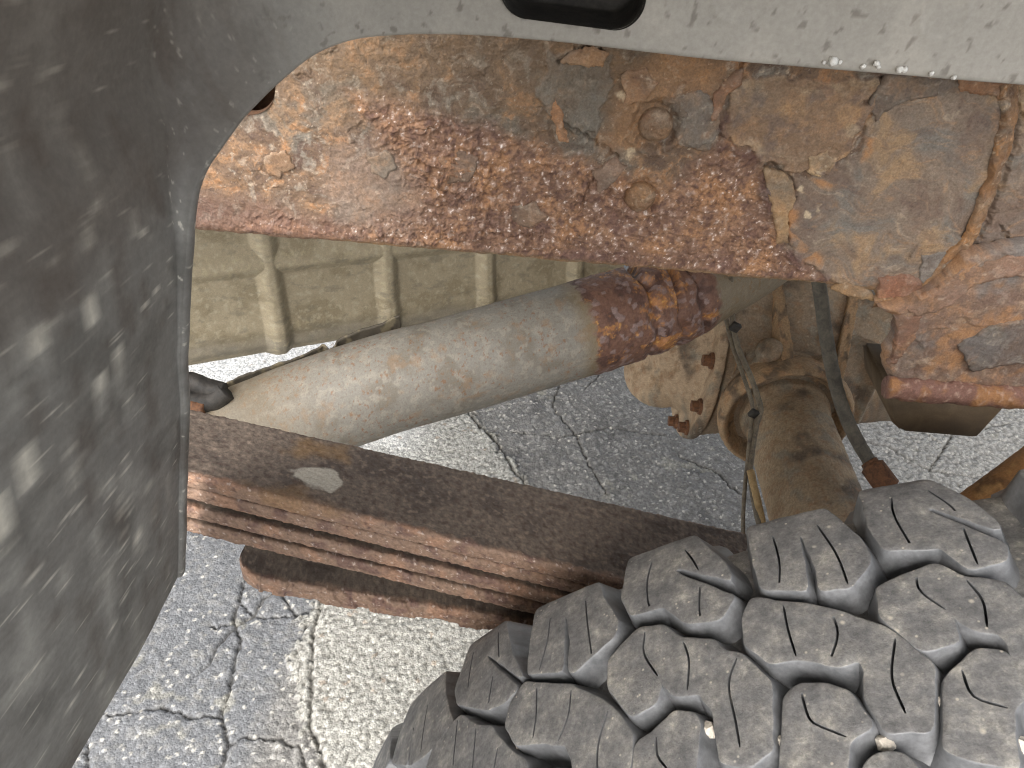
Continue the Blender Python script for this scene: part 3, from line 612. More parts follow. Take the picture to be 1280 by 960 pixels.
def spring_clamps():
    for sx in (-.05, .05):
        path = smooth_path([(.313 + sx, .262, -.62), (.313 + sx, .262, -.42), (.313 + sx, .264, -.372), (.313 + sx, .291, -.366), (.313 + sx, .318, -.372), (.313 + sx, .32, -.42), (.313 + sx, .32, -.62)], 60)
        tube('u_bolt', path, .0065, M_bolt, spring, 12, (1, 0, .01))
    bm = bmesh.new(); box(bm, (.313, .291, -.455), (.15, .07, .05)); bmesh.ops.bevel(bm, geom=bm.edges[:], offset=.006, segments=2, affect='EDGES'); from_bm('spring_perch', bm, M_bolt, spring)
spring_clamps()
# ------------------------------------------------------------------ exhaust pipe
exhaust = root('exhaust_pipe', pd(650, 435, .64), 'dull grey exhaust pipe with a wrinkled dark rusted bend, passing under the frame rail', 'exhaust pipe')
def build_pipe():
    pts = [pd(60, 640, .60), pd(180, 600, .605), pd(290, 553, .61), pd(390, 512, .62), pd(480, 481, .63), pd(560, 459, .64), pd(650, 433, .65), pd(740, 407, .665), pd(820, 382, .69), pd(890, 350, .72), pd(950, 315, .75), pd(1010, 270, .80)]
    path = smooth_path(pts, 1100); P2 = (CF @ path.T); px = 640 + 960 * (CR @ path.T) / P2
    L = np.r_[0, np.cumsum(np.linalg.norm(np.diff(path, axis=0), axis=1))]
    ux = lambda p: float(np.interp(p, px, L))
    u0, u1 = ux(722), ux(858); R = .0412
    def disp(u, a):
        k = sst(u0 - .004, u0 + .01, u) * sst(u1 + .004, u1 - .012, u); t = (u - u0) / (u1 - u0); s = a * R
        wv = fbm(u, s, 26, 2, 601) * .35
        top = sst(-.2, .6, np.cos(a - 2.0))
        crease = -.0075 * np.clip(np.sin((t * 4.4 + wv * 1.2 + .35 * np.cos(a - .6)) * 2 * math.pi), 0, 1) ** 1.2 * sst(.28, .5, t) * sst(1.02, .92, t) * (.6 + .4 * top)
        f1, _, i1 = worley(u / .0042, s / .0042, 607)
        return k * (crease + .0007 * np.clip(1 - f1, 0, 1) * i1 + .0007 * fbm(u, s, 110, 4, 611) + .0004) + .0003 * fbm(u, s, 40, 3, 613) * (1 - k) - .0028 * sst(u1 - .002, u1 + .02, u)
    def col(u, a):
        s = a * R; wu = u + .006 * fbm(u, s, 80, 3, 621); k = sst(u0 - .004, u0 + .003, wu + .003 * fbm(u, s, 300, 3, 622)) * sst(u1 + .004, u1 - .003, wu); t = (u - u0) / (u1 - u0)
        n = fbm(u, s, 30, 4, 623); c = np.zeros(u.shape + (3,)) + lin(137, 133, 124); c = mixc(c, lin(124, 118, 107), sst(0, .4, n)); c = mixc(c, lin(152, 146, 134), sst(.05, .4, fbm(u, s, 120, 4, 626)) * .8)
        c = mixc(c, lin(122, 112, 98), sst(.05, .5, fbm(u, s, 420, 4, 628, .7)) * .6)
        ed = sst(.2, .9, -np.sin(a - .5)); sp = fbm(u, s, 130, 4, 631); c = mixc(c, lin(132, 96, 70), sst(.34, .5, fbm(u, s, 240, 4, 631, .65) + .3 * fbm(u, s, 22, 2, 634)) * .75); c = mixc(c, lin(146, 118, 90), sst(.15, .5, fbm(u, s, 60, 5, 637, .65)) * .45)
        c = mixc(c, lin(128, 108, 74), sst(u0 - .018, u0 - .002, u) * .55)
        lf = sst(ux(430), ux(330), u); c = mixc(c, lin(136, 124, 104), lf * .6)
        f1, _, i1 = worley(u / .0042, s / .0042, 607); r = np.zeros(c.shape) + lin(118, 88, 74); r = mixc(r, lin(94, 70, 62), sst(0, .35, fbm(u, s, 50, 3, 641))); r = mixc(r, lin(146, 128, 124), sst(.7, .95, i1) * .7)
        og = sst(.08, .36, .7 * fbm(u, s, 110, 5, 644, .72) + .7 * fbm(u, s, 24, 3, 645) + .26 * np.exp(-((t - .5) / .2) ** 2) - .10); r = mixc(r, lin(176, 122, 70), og * .75); r = r * (1 + .45 * fbm(u, s, 330, 4, 649, .7))[..., None]; r = mixc(r, lin(216, 168, 96), og * sst(.2, .5, fbm(u, s, 300, 3, 647)) * .7)
        return c + (r - c) * k[..., None]
    tube('pipe', path, R, M_pipe, exhaust, 300, (0, 0, 1), disp, col, caps=False)
    return path
pipe_path = build_pipe()
def shield_strip():
    """thin torn sheet edge standing along the back of the pipe"""
    pts = [(284, 491), (290, 484), (330, 470), (372, 456), (398, 444), (405, 440), (412, 446), (420, 440), (425, 433), (450, 422), (476, 414), (487, 409), (500, 404)]
    path = smooth_path([pd(a, b - 6, .640) for a, b in pts], 200); u = np.linspace(0, .17, 200); n = 10
    side = np.array([0, .35, -.93]); rows = []
    for k in range(n):
        t = k / (n - 1); rows.append(path + side * (.024 * t - .003) + np.array([0, -.35, -.4]) * (.010 * (t ** 2)) + CU * (.0016 * fbm(u, u * 0 + t * .02, 70, 3, 651))[:, None])
    P = np.stack(rows, 1); c = np.zeros((200, n, 3)) + lin(82, 76, 66); c = mixc(c, lin(128, 118, 96), sst(0, .4, fbm(np.repeat(u[:, None], n, 1), np.repeat(np.arange(n)[None] * .002, 200, 0), 90, 3, 655)))
    o = mesh_np('shield_strip', P, quads(200, n), M_tan, exhaust, c); md = o.modifiers.new('t', 'SOLIDIFY'); md.thickness = .0012
shield_strip()
hanger = root('exhaust_hanger', pd(255, 492, .58), 'small black rubber exhaust hanger beside the plastic liner, above the leaf spring', 'hanger')
def build_hanger():
    for nm, pts, r in (('rubber_strap', [(215, 478), (240, 478), (262, 486), (280, 490)], .0075), ('rubber_strap', [(215, 500), (245, 503), (268, 500), (282, 488)], .0085)):
        path = smooth_path([pd(a, b, .58) for a, b in pts], 60)
        tube(nm, path, r, M_black, hanger, 20, (0, 0, 1), lambda u, a: .0012 * fbm(u, a * .006, 90, 3, 661))
    path = smooth_path([pd(228, 506, .575), pd(256, 512, .575)], 12); tube('hanger_rod', path, .006, M_bolt, hanger, 14)
build_hanger()
# ------------------------------------------------------------------ ribbed sheet behind the pipe
shield = root('ribbed_heat_shield', (-.3, .75, -.6), 'tan stamped sheet metal shield with raised ribs behind the exhaust pipe', 'heat shield')
def build_shield():
    A = pk(232, 470, .66); B_ = pk(480, 427, .79); ax = (B_ - A); Ln = np.linalg.norm(ax); ax = ax / Ln
    nS, nV = 700, 330; s = np.linspace(-.25, .62, nS); v = np.linspace(0, .34, nV); S, V = np.meshgrid(s, v, indexing='ij')
    proj = lambda p: None
    # bent profile: foot rolls under, then leans back a little
    rr = .035; ang = np.clip(V / rr, 0, 1.25); yb = rr * (1 - np.sin(ang)) - rr * (1 - math.sin(1.25)); straight = np.maximum(0, V - rr * 1.25)
    off_y = rr * np.cos(1.0) * 0 + (rr - rr * np.sin(ang)) ; off_z = rr * (1 - np.cos(ang)); yy = off_y + straight * .10; zz = off_z + straight * .97
    h = np.zeros(S.shape)
    def s_at(px, py, Y): return float(np.dot(pk(px, py, Y) - A, ax))
    ribs = [s_at(352, 380, .722), s_at(492, 360, .80), s_at(624, 350, .86), s_at(170, 420, .64), s_at(740, 345, .93)]
    for q in ribs: h = np.maximum(h, .010 * (1 - sst(.002, .017, np.abs(S - q - .010 * V))))
    lines = .118 + .0 * S
    h = np.maximum(h, .009 * (1 - sst(.002, .019, np.abs(V - .150)))); h = np.maximum(h, .008 * (1 - sst(.002, .019, np.abs(V - .235))))
    h += .0022 * sst(.055, .045, V) + .004 * np.exp(-((V - .066) / .010) ** 2) + .0016 * fbm(S, V, 12, 3, 701) + .0003 * fbm(S, V, 200, 3, 703)
    up = np.array([0, 0, 1.]); nrm = np.cross(ax, up); nrm /= np.linalg.norm(nrm)          # faces the open side
    if nrm[1] > 0: nrm = -nrm
    P = A + S[..., None] * ax - nrm * (yy - rr * .0)[..., None] + up * zz[..., None] + nrm * h[..., None]
    c = np.zeros(S.shape + (3,)) + lin(154, 143, 120); c = mixc(c, lin(138, 127, 104), sst(0, .4, fbm(S, V, 22, 4, 711))); c = mixc(c, lin(172, 164, 142), sst(.05, .45, fbm(S, V, 130, 5, 713, .65)) * .6)
    c = mixc(c, lin(110, 105, 92), sst(.1, .5, fbm(S * .5, V, 60, 5, 717, .65)) * .5); c = mixc(c, lin(110, 106, 98), np.exp(-((V - .045 - .01 * fbm(S, V, 20, 3, 719)) / .012) ** 2) * .55)
    c = mixc(c, lin(128, 96, 62), sst(.012, .0, V) * .6); c = mixc(c, lin(176, 166, 136), sst(.002, .005, h) * sst(.15, .4, fbm(S, V, 200, 3, 723)) * .4)
    o = mesh_np('stamped_sheet', P, quads(nS, nV), M_tan, shield, c); md = o.modifiers.new('t', 'SOLIDIFY'); md.thickness = .0014
build_shield()
# ------------------------------------------------------------------ rear axle
AX, AZ, DY = .313, -.553, .835
axle = root('rear_axle', (AX, DY, AZ - .15), 'rusty brown rear axle with its round tube and bolted cast housing', 'axle')
def cast_part(name, prims, voxel, seed, amp=.0011, tone=(142, 120, 92)):
    V, Fs, Nn = remesh(prims, voxel)
    a, b, c3 = V[:, 0], V[:, 1], V[:, 2]; u = a + .37 * c3; v = b + .53 * c3
    h = amp * fbm(u, v, 90, 4, seed) + amp * .6 * fbm(u, v, 320, 3, seed + 4)
    V = V + Nn * h[:, None]
    n = fbm(u, v, 22, 4, seed + 9); n2 = fbm(u, v, 70, 4, seed + 13)
    c = np.zeros((len(V), 3)) + lin(*tone); c = mixc(c, lin(146, 116, 80), sst(.05, .4, n2) * .7); c = mixc(c, lin(104, 88, 70), sst(.05, .45, n)); c = mixc(c, lin(128, 122, 106), sst(.15, .5, fbm(u, v, 40, 4, seed + 17)) * .6)
    c = mixc(c, lin(148, 106, 66), sst(.2, .5, fbm(u, v, 130, 4, seed + 21)) * .5); c = mixc(c, lin(190, 176, 150), sst(.5, .7, fbm(u, v, 260, 3, seed + 25)) * .35); c = mute(c, .25) * (1 + .3 * fbm(u, v, 300, 4, seed + 29, .65))[..., None]
    me = bpy.data.meshes.new(name); me.from_pydata((V - org_of(axle)).tolist(), [], Fs); me.polygons.foreach_set('use_smooth', np.ones(len(Fs), bool))
    at = me.color_attributes.new('Col', 'FLOAT_COLOR', 'POINT'); at.data.foreach_set('color', np.c_[np.clip(c, 0, 1), np.ones(len(V))].astype(np.float32).ravel())
    return link(name, me, M_cast, axle)
def housing(bm):
    ball(bm, (AX + .01, DY, AZ), (.12, .10, .13))
    cyl(bm, (AX - .072, DY, AZ), (AX - .02, DY, AZ), .133, .122, 48)                # ring behind the cover flange
    cyl(bm, (AX + .03, DY, AZ - .005), (AX + .20, DY - .005, AZ - .03), .120, .064, 40)     # pinion nose
    cyl(bm, (AX + .18, DY - .005, AZ - .03), (AX + .26, DY - .005, AZ - .04), .066, .058, 32)
    cyl(bm, (AX, DY - .14, AZ), (AX, DY, AZ), .064, .088, 40)                        # tube bosses
    cyl(bm, (AX, DY - .150, AZ), (AX, DY - .125, AZ), .066, .070, 48)
    cyl(bm, (AX, DY, AZ), (AX, DY + .14, AZ), .088, .064, 40)
    box(bm, (AX + .075, DY - .075, AZ + .01), (.10, .016, .11), Matrix.Rotation(math.radians(-28), 3, 'Z'))
    box(bm, (AX + .12, DY - .05, AZ - .055), (.22, .03, .026)); box(bm, (AX + .1, DY - .03, AZ + .075), (.16, .014, .05), Matrix.Rotation(math.radians(20), 3, 'Y'))
    ball(bm, (AX - .030, DY - .128, AZ + .068), (.016, .016, .016)); ball(bm, (AX + .03, DY - .135, AZ + .06), (.014, .014, .012))
cast_part('housing', housing, .0028, 800)
def tubes(bm):
    cyl(bm, (AX, .16, AZ), (AX, DY - .13, AZ), .0465, .0465, 56)
    cyl(bm, (AX, DY - .16, AZ), (AX, DY - .13, AZ), .05, .05, 56)
    cyl(bm, (AX, DY + .13, AZ), (AX, 1.55, AZ), .0475, .0475, 40)
cast_part('axle_tube', tubes, .0026, 830, .0008, (156, 132, 98))
def cast_col(x, y, tone, seed):
    c = np.zeros(x.shape + (3,)) + lin(*tone); c = mixc(c, lin(112, 92, 70), sst(.0, .4, fbm(x, y, 40, 4, seed))); c = mixc(c, lin(170, 128, 82), sst(.05, .4, fbm(x, y, 90, 4, seed + 3)) * .7); return mute(c, .22) * (1 + .3 * fbm(x, y, 320, 4, seed + 6, .65))[..., None]
def collar():
    pf = smooth_path([(DY - .125, .066), (DY - .14, .0725), (DY - .154, .0745), (DY - .163, .0735), (DY - .167, .0700), (DY - .164, .0655), (DY - .156, .0610), (DY - .150, .0560), (DY - .149, .045)], 70); n = 220
    a = np.linspace(0, 2 * math.pi, n, endpoint=False); U, A = np.meshgrid(np.arange(70) * .0009, a * .07, indexing='ij'); r = pf[:, 1][:, None] + .0012 * fbm(U, A, 110, 4, 871) + .0006 * fbm(U, A, 320, 3, 873)
    P = np.stack([AX + r * np.sin(a)[None], np.broadcast_to(pf[:, 0][:, None], r.shape), AZ + r * np.cos(a)[None]], -1)
    mesh_np('tube_collar', P, quads(70, n, True), M_cast, axle, cast_col(U, A, (160, 130, 92), 875))
collar()
def rib(p0, p1, wdt, drop, seed):
    """cast rib: crest from p0 to p1, sides going down into the housing"""
    n, mm = 90, 28; t = np.linspace(0, 1, n); crest = np.array(p0)[None] * (1 - t[:, None]) + np.array(p1)[None] * t[:, None]; L = np.linalg.norm(np.array(p1) - np.array(p0))
    q = np.linspace(-1, 1, mm); prof = np.stack([np.sign(q) * np.minimum(1, np.abs(q) * 2.2) * wdt * (1 + .25 * np.clip(np.abs(q) - .45, 0, 1)), -drop * np.clip(np.abs(q) - .42, 0, 1) / .58], 1)
    U, V = np.meshgrid(t * L, q * .03, indexing='ij'); h = .0011 * fbm(U, V, 100, 4, seed) + .0006 * fbm(U, V, 320, 3, seed + 2)
    P = crest[:, None] + np.stack([prof[:, 0], 0 * q, prof[:, 1]], 1)[None] ; P[..., 2] += h; P[..., 0] += h * np.sign(q)[None]
    mesh_np('casting_rib', P, quads(n, mm), M_cast, axle, cast_col(U, V, (158, 126, 86), seed + 5))
rib((AX - .014, DY - .150, AZ + .070), (AX - .020, DY + .02, AZ + .142), .0075, .09, 880)
rib((AX + .050, DY - .140, AZ + .048), (AX + .085, DY - .02, AZ + .118), .0065, .08, 884)
rib((AX - .056, DY - .13, AZ + .045), (AX - .062, DY - .02, AZ + .125), .006, .07, 888)
def cover(bm):
    cyl(bm, (AX - .086, DY, AZ), (AX - .074, DY, AZ), .138, .138, 64)
    cyl(bm, (AX - .135, DY, AZ - .004), (AX - .084, DY, AZ), .082, .112, 48); ball(bm, (AX - .125, DY, AZ - .004), (.034, .084, .090))
    ball(bm, (AX - .12, DY - .035, AZ - .04), (.05, .045, .05))
cv = cast_part('cover', cover, .0024, 860, .0006, (176, 148, 112))
for k in range(12):
    a = 2 * math.pi * (k + .35) / 12; hexbolt('cover_bolt', (AX - .088, DY + .125 * math.cos(a), AZ + .125 * math.sin(a)), (-1, 0, 0), .0075, .009, M_bolt, cv)
for p in ((985, 578), (1000, 570)): 
    q = pk(*p, .59); hexbolt('stud', (q[0], q[1], q[2]), (-.3, -.6, .7), .006, .014, M_bolt, axle)
hexbolt('vent_plug', (AX - .025, DY - .04, AZ + .118), (0, -.3, 1), .013, .012, M_bolt, axle, 12)
def backing():
    bm = bmesh.new(); cyl(bm, (AX, .215, AZ), (AX, .235, AZ), .15, .15, 64); cyl(bm, (AX, .19, AZ), (AX, .215, AZ), .145, .15, 64); from_bm('brake_backing_plate', bm, M_bolt, axle)
backing()

# brake lines, hose
def wire(name, pts, r, mat, label, cat, n=160, amp=.0004, seed=900):
    P = [pk(*p) for p in pts]; rt = root(name, P[-1], label, cat); tube('line', smooth_path(P, n), r, mat, rt, 14, (0.3, 1, .2), lambda u, a: amp * fbm(u, a * .003, 140, 3, seed)); return rt
l1 = wire('brake_line', [(900, 335, .60), (905, 372, .605), (908, 400, .61), (915, 430, .615), (926, 462, .618), (936, 490, .615), (941, 512, .605), (939, 530, .59), (936, 560, .57), (932, 600, .545), (929, 640, .52), (929, 668, .505)], .0020, M_line, 'thin brake line draped straight down over the axle housing onto the tube', 'brake line')
l2 = wire('brake_line', [(912, 335, .60), (914, 365, .603), (916, 400, .608), (922, 432, .612), (938, 470, .612), (947, 495, .605), (951, 512, .60), (946, 530, .59), (941, 560, .57), (938, 590, .55), (942, 625, .525), (951, 665, .50)], .0026, M_line, 'thicker twin brake line bowed beside the thin one over axle housing', 'brake line', seed=920)
def clips():
    for p, par in (((919, 409, .60), l2), ((942, 517, .597), l1)):
        q = pk(*p); bm = bmesh.new(); box(bm, q, (.009, .005, .009), Matrix.Rotation(.4, 3, 'Y')); bmesh.ops.bevel(bm, geom=bm.edges[:], offset=.001, segments=1, affect='EDGES'); from_bm('clip', bm, M_black, par)
clips()
l3 = wire('brake_pipe', [(938, 588, .545), (943, 610, .53), (950, 640, .515), (956, 670, .50)], .0036, m_plain('tan_pipe', [(.3, lin(140, 116, 78)), (.7, lin(176, 150, 108))], 150, .7), 'short tan metal pipe lying along the axle tube next to the tyre', 'pipe', 60)
hs = wire('brake_hose', [(1020, 330, .56), (1026, 370, .553), (1031, 410, .545), (1038, 450, .535), (1047, 490, .525), (1059, 525, .512), (1075, 557, .50), (1090, 582, .49)], .0058, M_hose, 'grey rubber brake hose hanging down to a rusty fitting behind the tyre', 'hose')
tube('fitting', smooth_path([pk(1086, 577, .492), pk(1100, 596, .48), pk(1114, 615, .47)], 20), np.r_[np.full(3, .0075), np.full(14, .0105), np.full(3, .008)], M_bolt, hs, 12)
# shock absorber beyond the tyre
shock = root('shock_absorber', pk(1225, 665, .43), 'rusty tan shock absorber tube at the right edge behind the tyre', 'shock absorber')
def build_shock():
    a, b = pk(1215, 662, .43), pk(1330, 578, .46); d = (b - a); u = np.linspace(-.3, 1.6, 90)[:, None]
    def cl(u, a):
        c = np.zeros(u.shape + (3,)) + lin(138, 100, 62); c = mixc(c, lin(104, 76, 50), sst(0, .4, fbm(u, a * .02, 40, 4, 951))); return mixc(c, lin(164, 126, 80), sst(.1, .4, fbm(u, a * .02, 110, 4, 953)) * .7)
    tube('body', a + d * u, .0265, M_cast, shock, 48, (0, 1, .2), lambda u, a: .0007 * fbm(u, a * .02, 120, 4, 957), cl)
    tube('lower_eye', np.array([a - d * .42 + np.array([0, -.022, 0]), a - d * .42 + np.array([0, .022, 0])]), .02, M_bolt, shock, 24)
build_shock()
# bump stop under the bracket
stop = root('bump_stop', pk(1180, 545, .52), 'brown steel bump stop box with a chamfered end under the rusty bracket', 'bump stop')
def build_stop():
    fp = [pk(1112, 492, .50), pk(1262, 506, .50), pk(1222, 549, .50), pk(1128, 541, .50), pk(1114, 528, .50)]; n = len(fp)
    bm = bmesh.new(); A = [bm.verts.new(p) for p in fp]; Bv = [bm.verts.new(p + np.array([0, .075, 0.0])) for p in fp]
    bm.faces.new(A); bm.faces.new(Bv[::-1])
    for i in range(n): bm.faces.new((A[i], Bv[i], Bv[(i + 1) % n], A[(i + 1) % n]))
    bmesh.ops.recalc_face_normals(bm, faces=bm.faces); bmesh.ops.bevel(bm, geom=bm.edges[:], offset=.003, segments=3, affect='EDGES')
    from_bm('box', bm, m_plain('brown_painted_steel', [(.3, lin(96, 82, 64)), (.7, lin(128, 110, 86))], 40, .7), stop)
build_stop()
# ------------------------------------------------------------------ tyre
XC, ZC, YC, HW, R0 = .313, -.553, .095, .128, .392
def Rof(Y):
    t = np.abs(Y - YC) / HW; return R0 - .004 * t ** 2 - .006 * t ** 6
tyre = root('tyre', (XC, YC, ZC - R0), 'dusty black off-road tyre with chunky sipped tread blocks and deep grooves', 'tyre')
tyre['label'] = 'dusty dark off-road tyre with chunky tread blocks and deep grooves'
def unwrap(px):
    out = []
    for p in px:
        d = CF + (p[0] - 640) / 960. * CR + (480 - p[1]) / 960. * CU; R = R0
        for _ in range(25):
            a = d[0] ** 2 + d[2] ** 2; b = -2 * (d[0] * XC + d[2] * ZC); c = XC ** 2 + ZC ** 2 - R * R; q = b * b - 4 * a * c
            t = (-b - math.sqrt(max(q, 0))) / (2 * a); R = Rof(d[1] * t)
        P = d * t; out.append((math.atan2(P[0] - XC, P[2] - ZC) * R0, P[1]))
    return np.array(out)
def onto(s, Y, h):
    th = s / R0; R = Rof(Y) + h; return np.stack([R * np.sin(th), Y - YC, R * np.cos(th)], -1)
DEPTH = .0105
def resample(poly, step):
    out = []
    for i in range(len(poly)):
        a, b = poly[i], poly[(i + 1) % len(poly)]; k = max(1, int(round(np.hypot(*(b - a)) / step)))
        for t in np.arange(k) / k: out.append(a + (b - a) * t)
    return np.array(out)
def area(p): return .5 * np.sum(p[:, 0] * np.roll(p[:, 1], -1) - np.roll(p[:, 0], -1) * p[:, 1])
def block_mesh(name, poly, sipes, seed, step=.0016):
    poly = np.array(poly, float)
    if area(poly) < 0: poly = poly[::-1]
    p = resample(poly, step); p = .25 * np.roll(p, 1, 0) + .5 * p + .25 * np.roll(p, -1, 0)
    ph = np.arange(len(p)) * step; p = p + np.stack([fbm(ph, ph * 0 + seed, 120, 3, seed), fbm(ph, ph * 0 + seed, 120, 3, seed + 3)], 1) * .0005
    t = np.roll(p, -1, 0) - np.roll(p, 1, 0); nr = np.stack([t[:, 1], -t[:, 0]], 1); nr /= np.linalg.norm(nr, axis=1)[:, None] + 1e-9
    p = p + nr * .0005
    rings = [(0., 0.), (.0003, -.00012), (.0006, -.0006), (.0015, -.0038), (.0028, -.0080), (.0050, -.0104), (.0085, -.0120)]
    holes = []
    for sp in sipes:                                         # thin cuts
        q = smooth_path(sp, max(6, int(np.sum(np.hypot(*np.diff(np.array(sp), axis=0).T)) / .0018))); tt = np.gradient(q, axis=0); nn = np.stack([tt[:, 1], -tt[:, 0]], 1); nn /= np.linalg.norm(nn, axis=1)[:, None]
        wv = np.full(len(q), .00042); wv[0] = wv[-1] = .00018
        inside = inpoly(q[:, 0], q[:, 1], [tuple(x) for x in p]) & (polyd(q[:, 0], q[:, 1], [tuple(x) for x in np.vstack([p, p[:1]])]) > .0011)
        if inside.sum() < 4: continue
        q, nn, wv = q[inside], nn[inside], wv[inside]; holes.append(np.vstack([q + nn * wv[:, None], (q - nn * wv[:, None])[::-1]]))
    x0, y0 = p.min(0); x1, y1 = p.max(0); gx, gy = np.meshgrid(np.arange(x0, x1, .0026), np.arange(y0, y1, .0026)); pl = [tuple(x) for x in p]
    k = sdpoly(gx, gy, pl) < -.0012
    for h in holes: k &= polyd(gx, gy, [tuple(x) for x in np.vstack([h, h[:1]])]) > .0009
    pts = [Vector(a) for a in p]; n = len(p); edges = [(i, (i + 1) % n) for i in range(n)]; loops = []
    for h in holes:
        b = len(pts); pts += [Vector(a) for a in h]; edges += [(b + i, b + (i + 1) % len(h)) for i in range(len(h))]; loops.append((b, len(h)))
    fixed = len(pts); pts += [Vector((a, b)) for a, b in zip(gx[k], gy[k])]
    v, e, f, *_ = delaunay_2d_cdt(pts, edges, [], 0, 1e-9); v2 = np.array([(a.x, a.y) for a in v]); tri = np.array([t for t in f])
    cen = v2[tri].mean(1); ok = inpoly(cen[:, 0], cen[:, 1], pl)
    for h in holes: ok &= ~inpoly(cen[:, 0], cen[:, 1], [tuple(x) for x in h])
    tri = tri[ok]; hh = .0004 * fbm(v2[:, 0], v2[:, 1], 70, 3, seed + 7); hh[:fixed] *= .3
    V = [onto(v2[:, 0], v2[:, 1], hh)]; Fq = [tuple(t) for t in tri]
    if len(v2) < fixed: return None
    prev = np.arange(n); base = len(v2)
    for off, dz in rings[1:]:
        r = p + nr * off; V.append(onto(r[:, 0], r[:, 1], dz - (.005 * sst(.06, .1, np.abs(r[:, 1] - YC)) if dz < -.01 else 0.))); cur = base + np.arange(n); base += n
        for i in range(n): j = (i + 1) % n; Fq.append((prev[i], cur[i], cur[j], prev[j]))
        prev = cur
    for (b, L) in loops:
        hp = v2[b:b + L]; V.append(onto(hp[:, 0], hp[:, 1], np.full(L, -.007))); cur = base + np.arange(L); base += L
        for i in range(L): j = (i + 1) % L; Fq.append((b + i, b + j, cur[j], cur[i]))
        Fq.append(tuple(cur))
    me = bpy.data.meshes.new(name); me.from_pydata(np.vstack(V).tolist(), [], [tuple(int(i) for i in q) for q in Fq])
    bm = bmesh.new(); bm.from_mesh(me); bmesh.ops.recalc_face_normals(bm, faces=bm.faces); bm.to_mesh(me); bm.free()
    me.polygons.foreach_set('use_smooth', np.ones(len(me.polygons), bool)); me.set_sharp_from_angle(angle=math.radians(50)) if hasattr(me, 'set_sharp_from_angle') else None
    me.materials.append(M_rubber); me.materials.append(M_groove)
    mi = np.zeros(len(me.polygons), np.int32); mi[len(tri) + n:] = 1; me.polygons.foreach_set('material_index', mi); return me
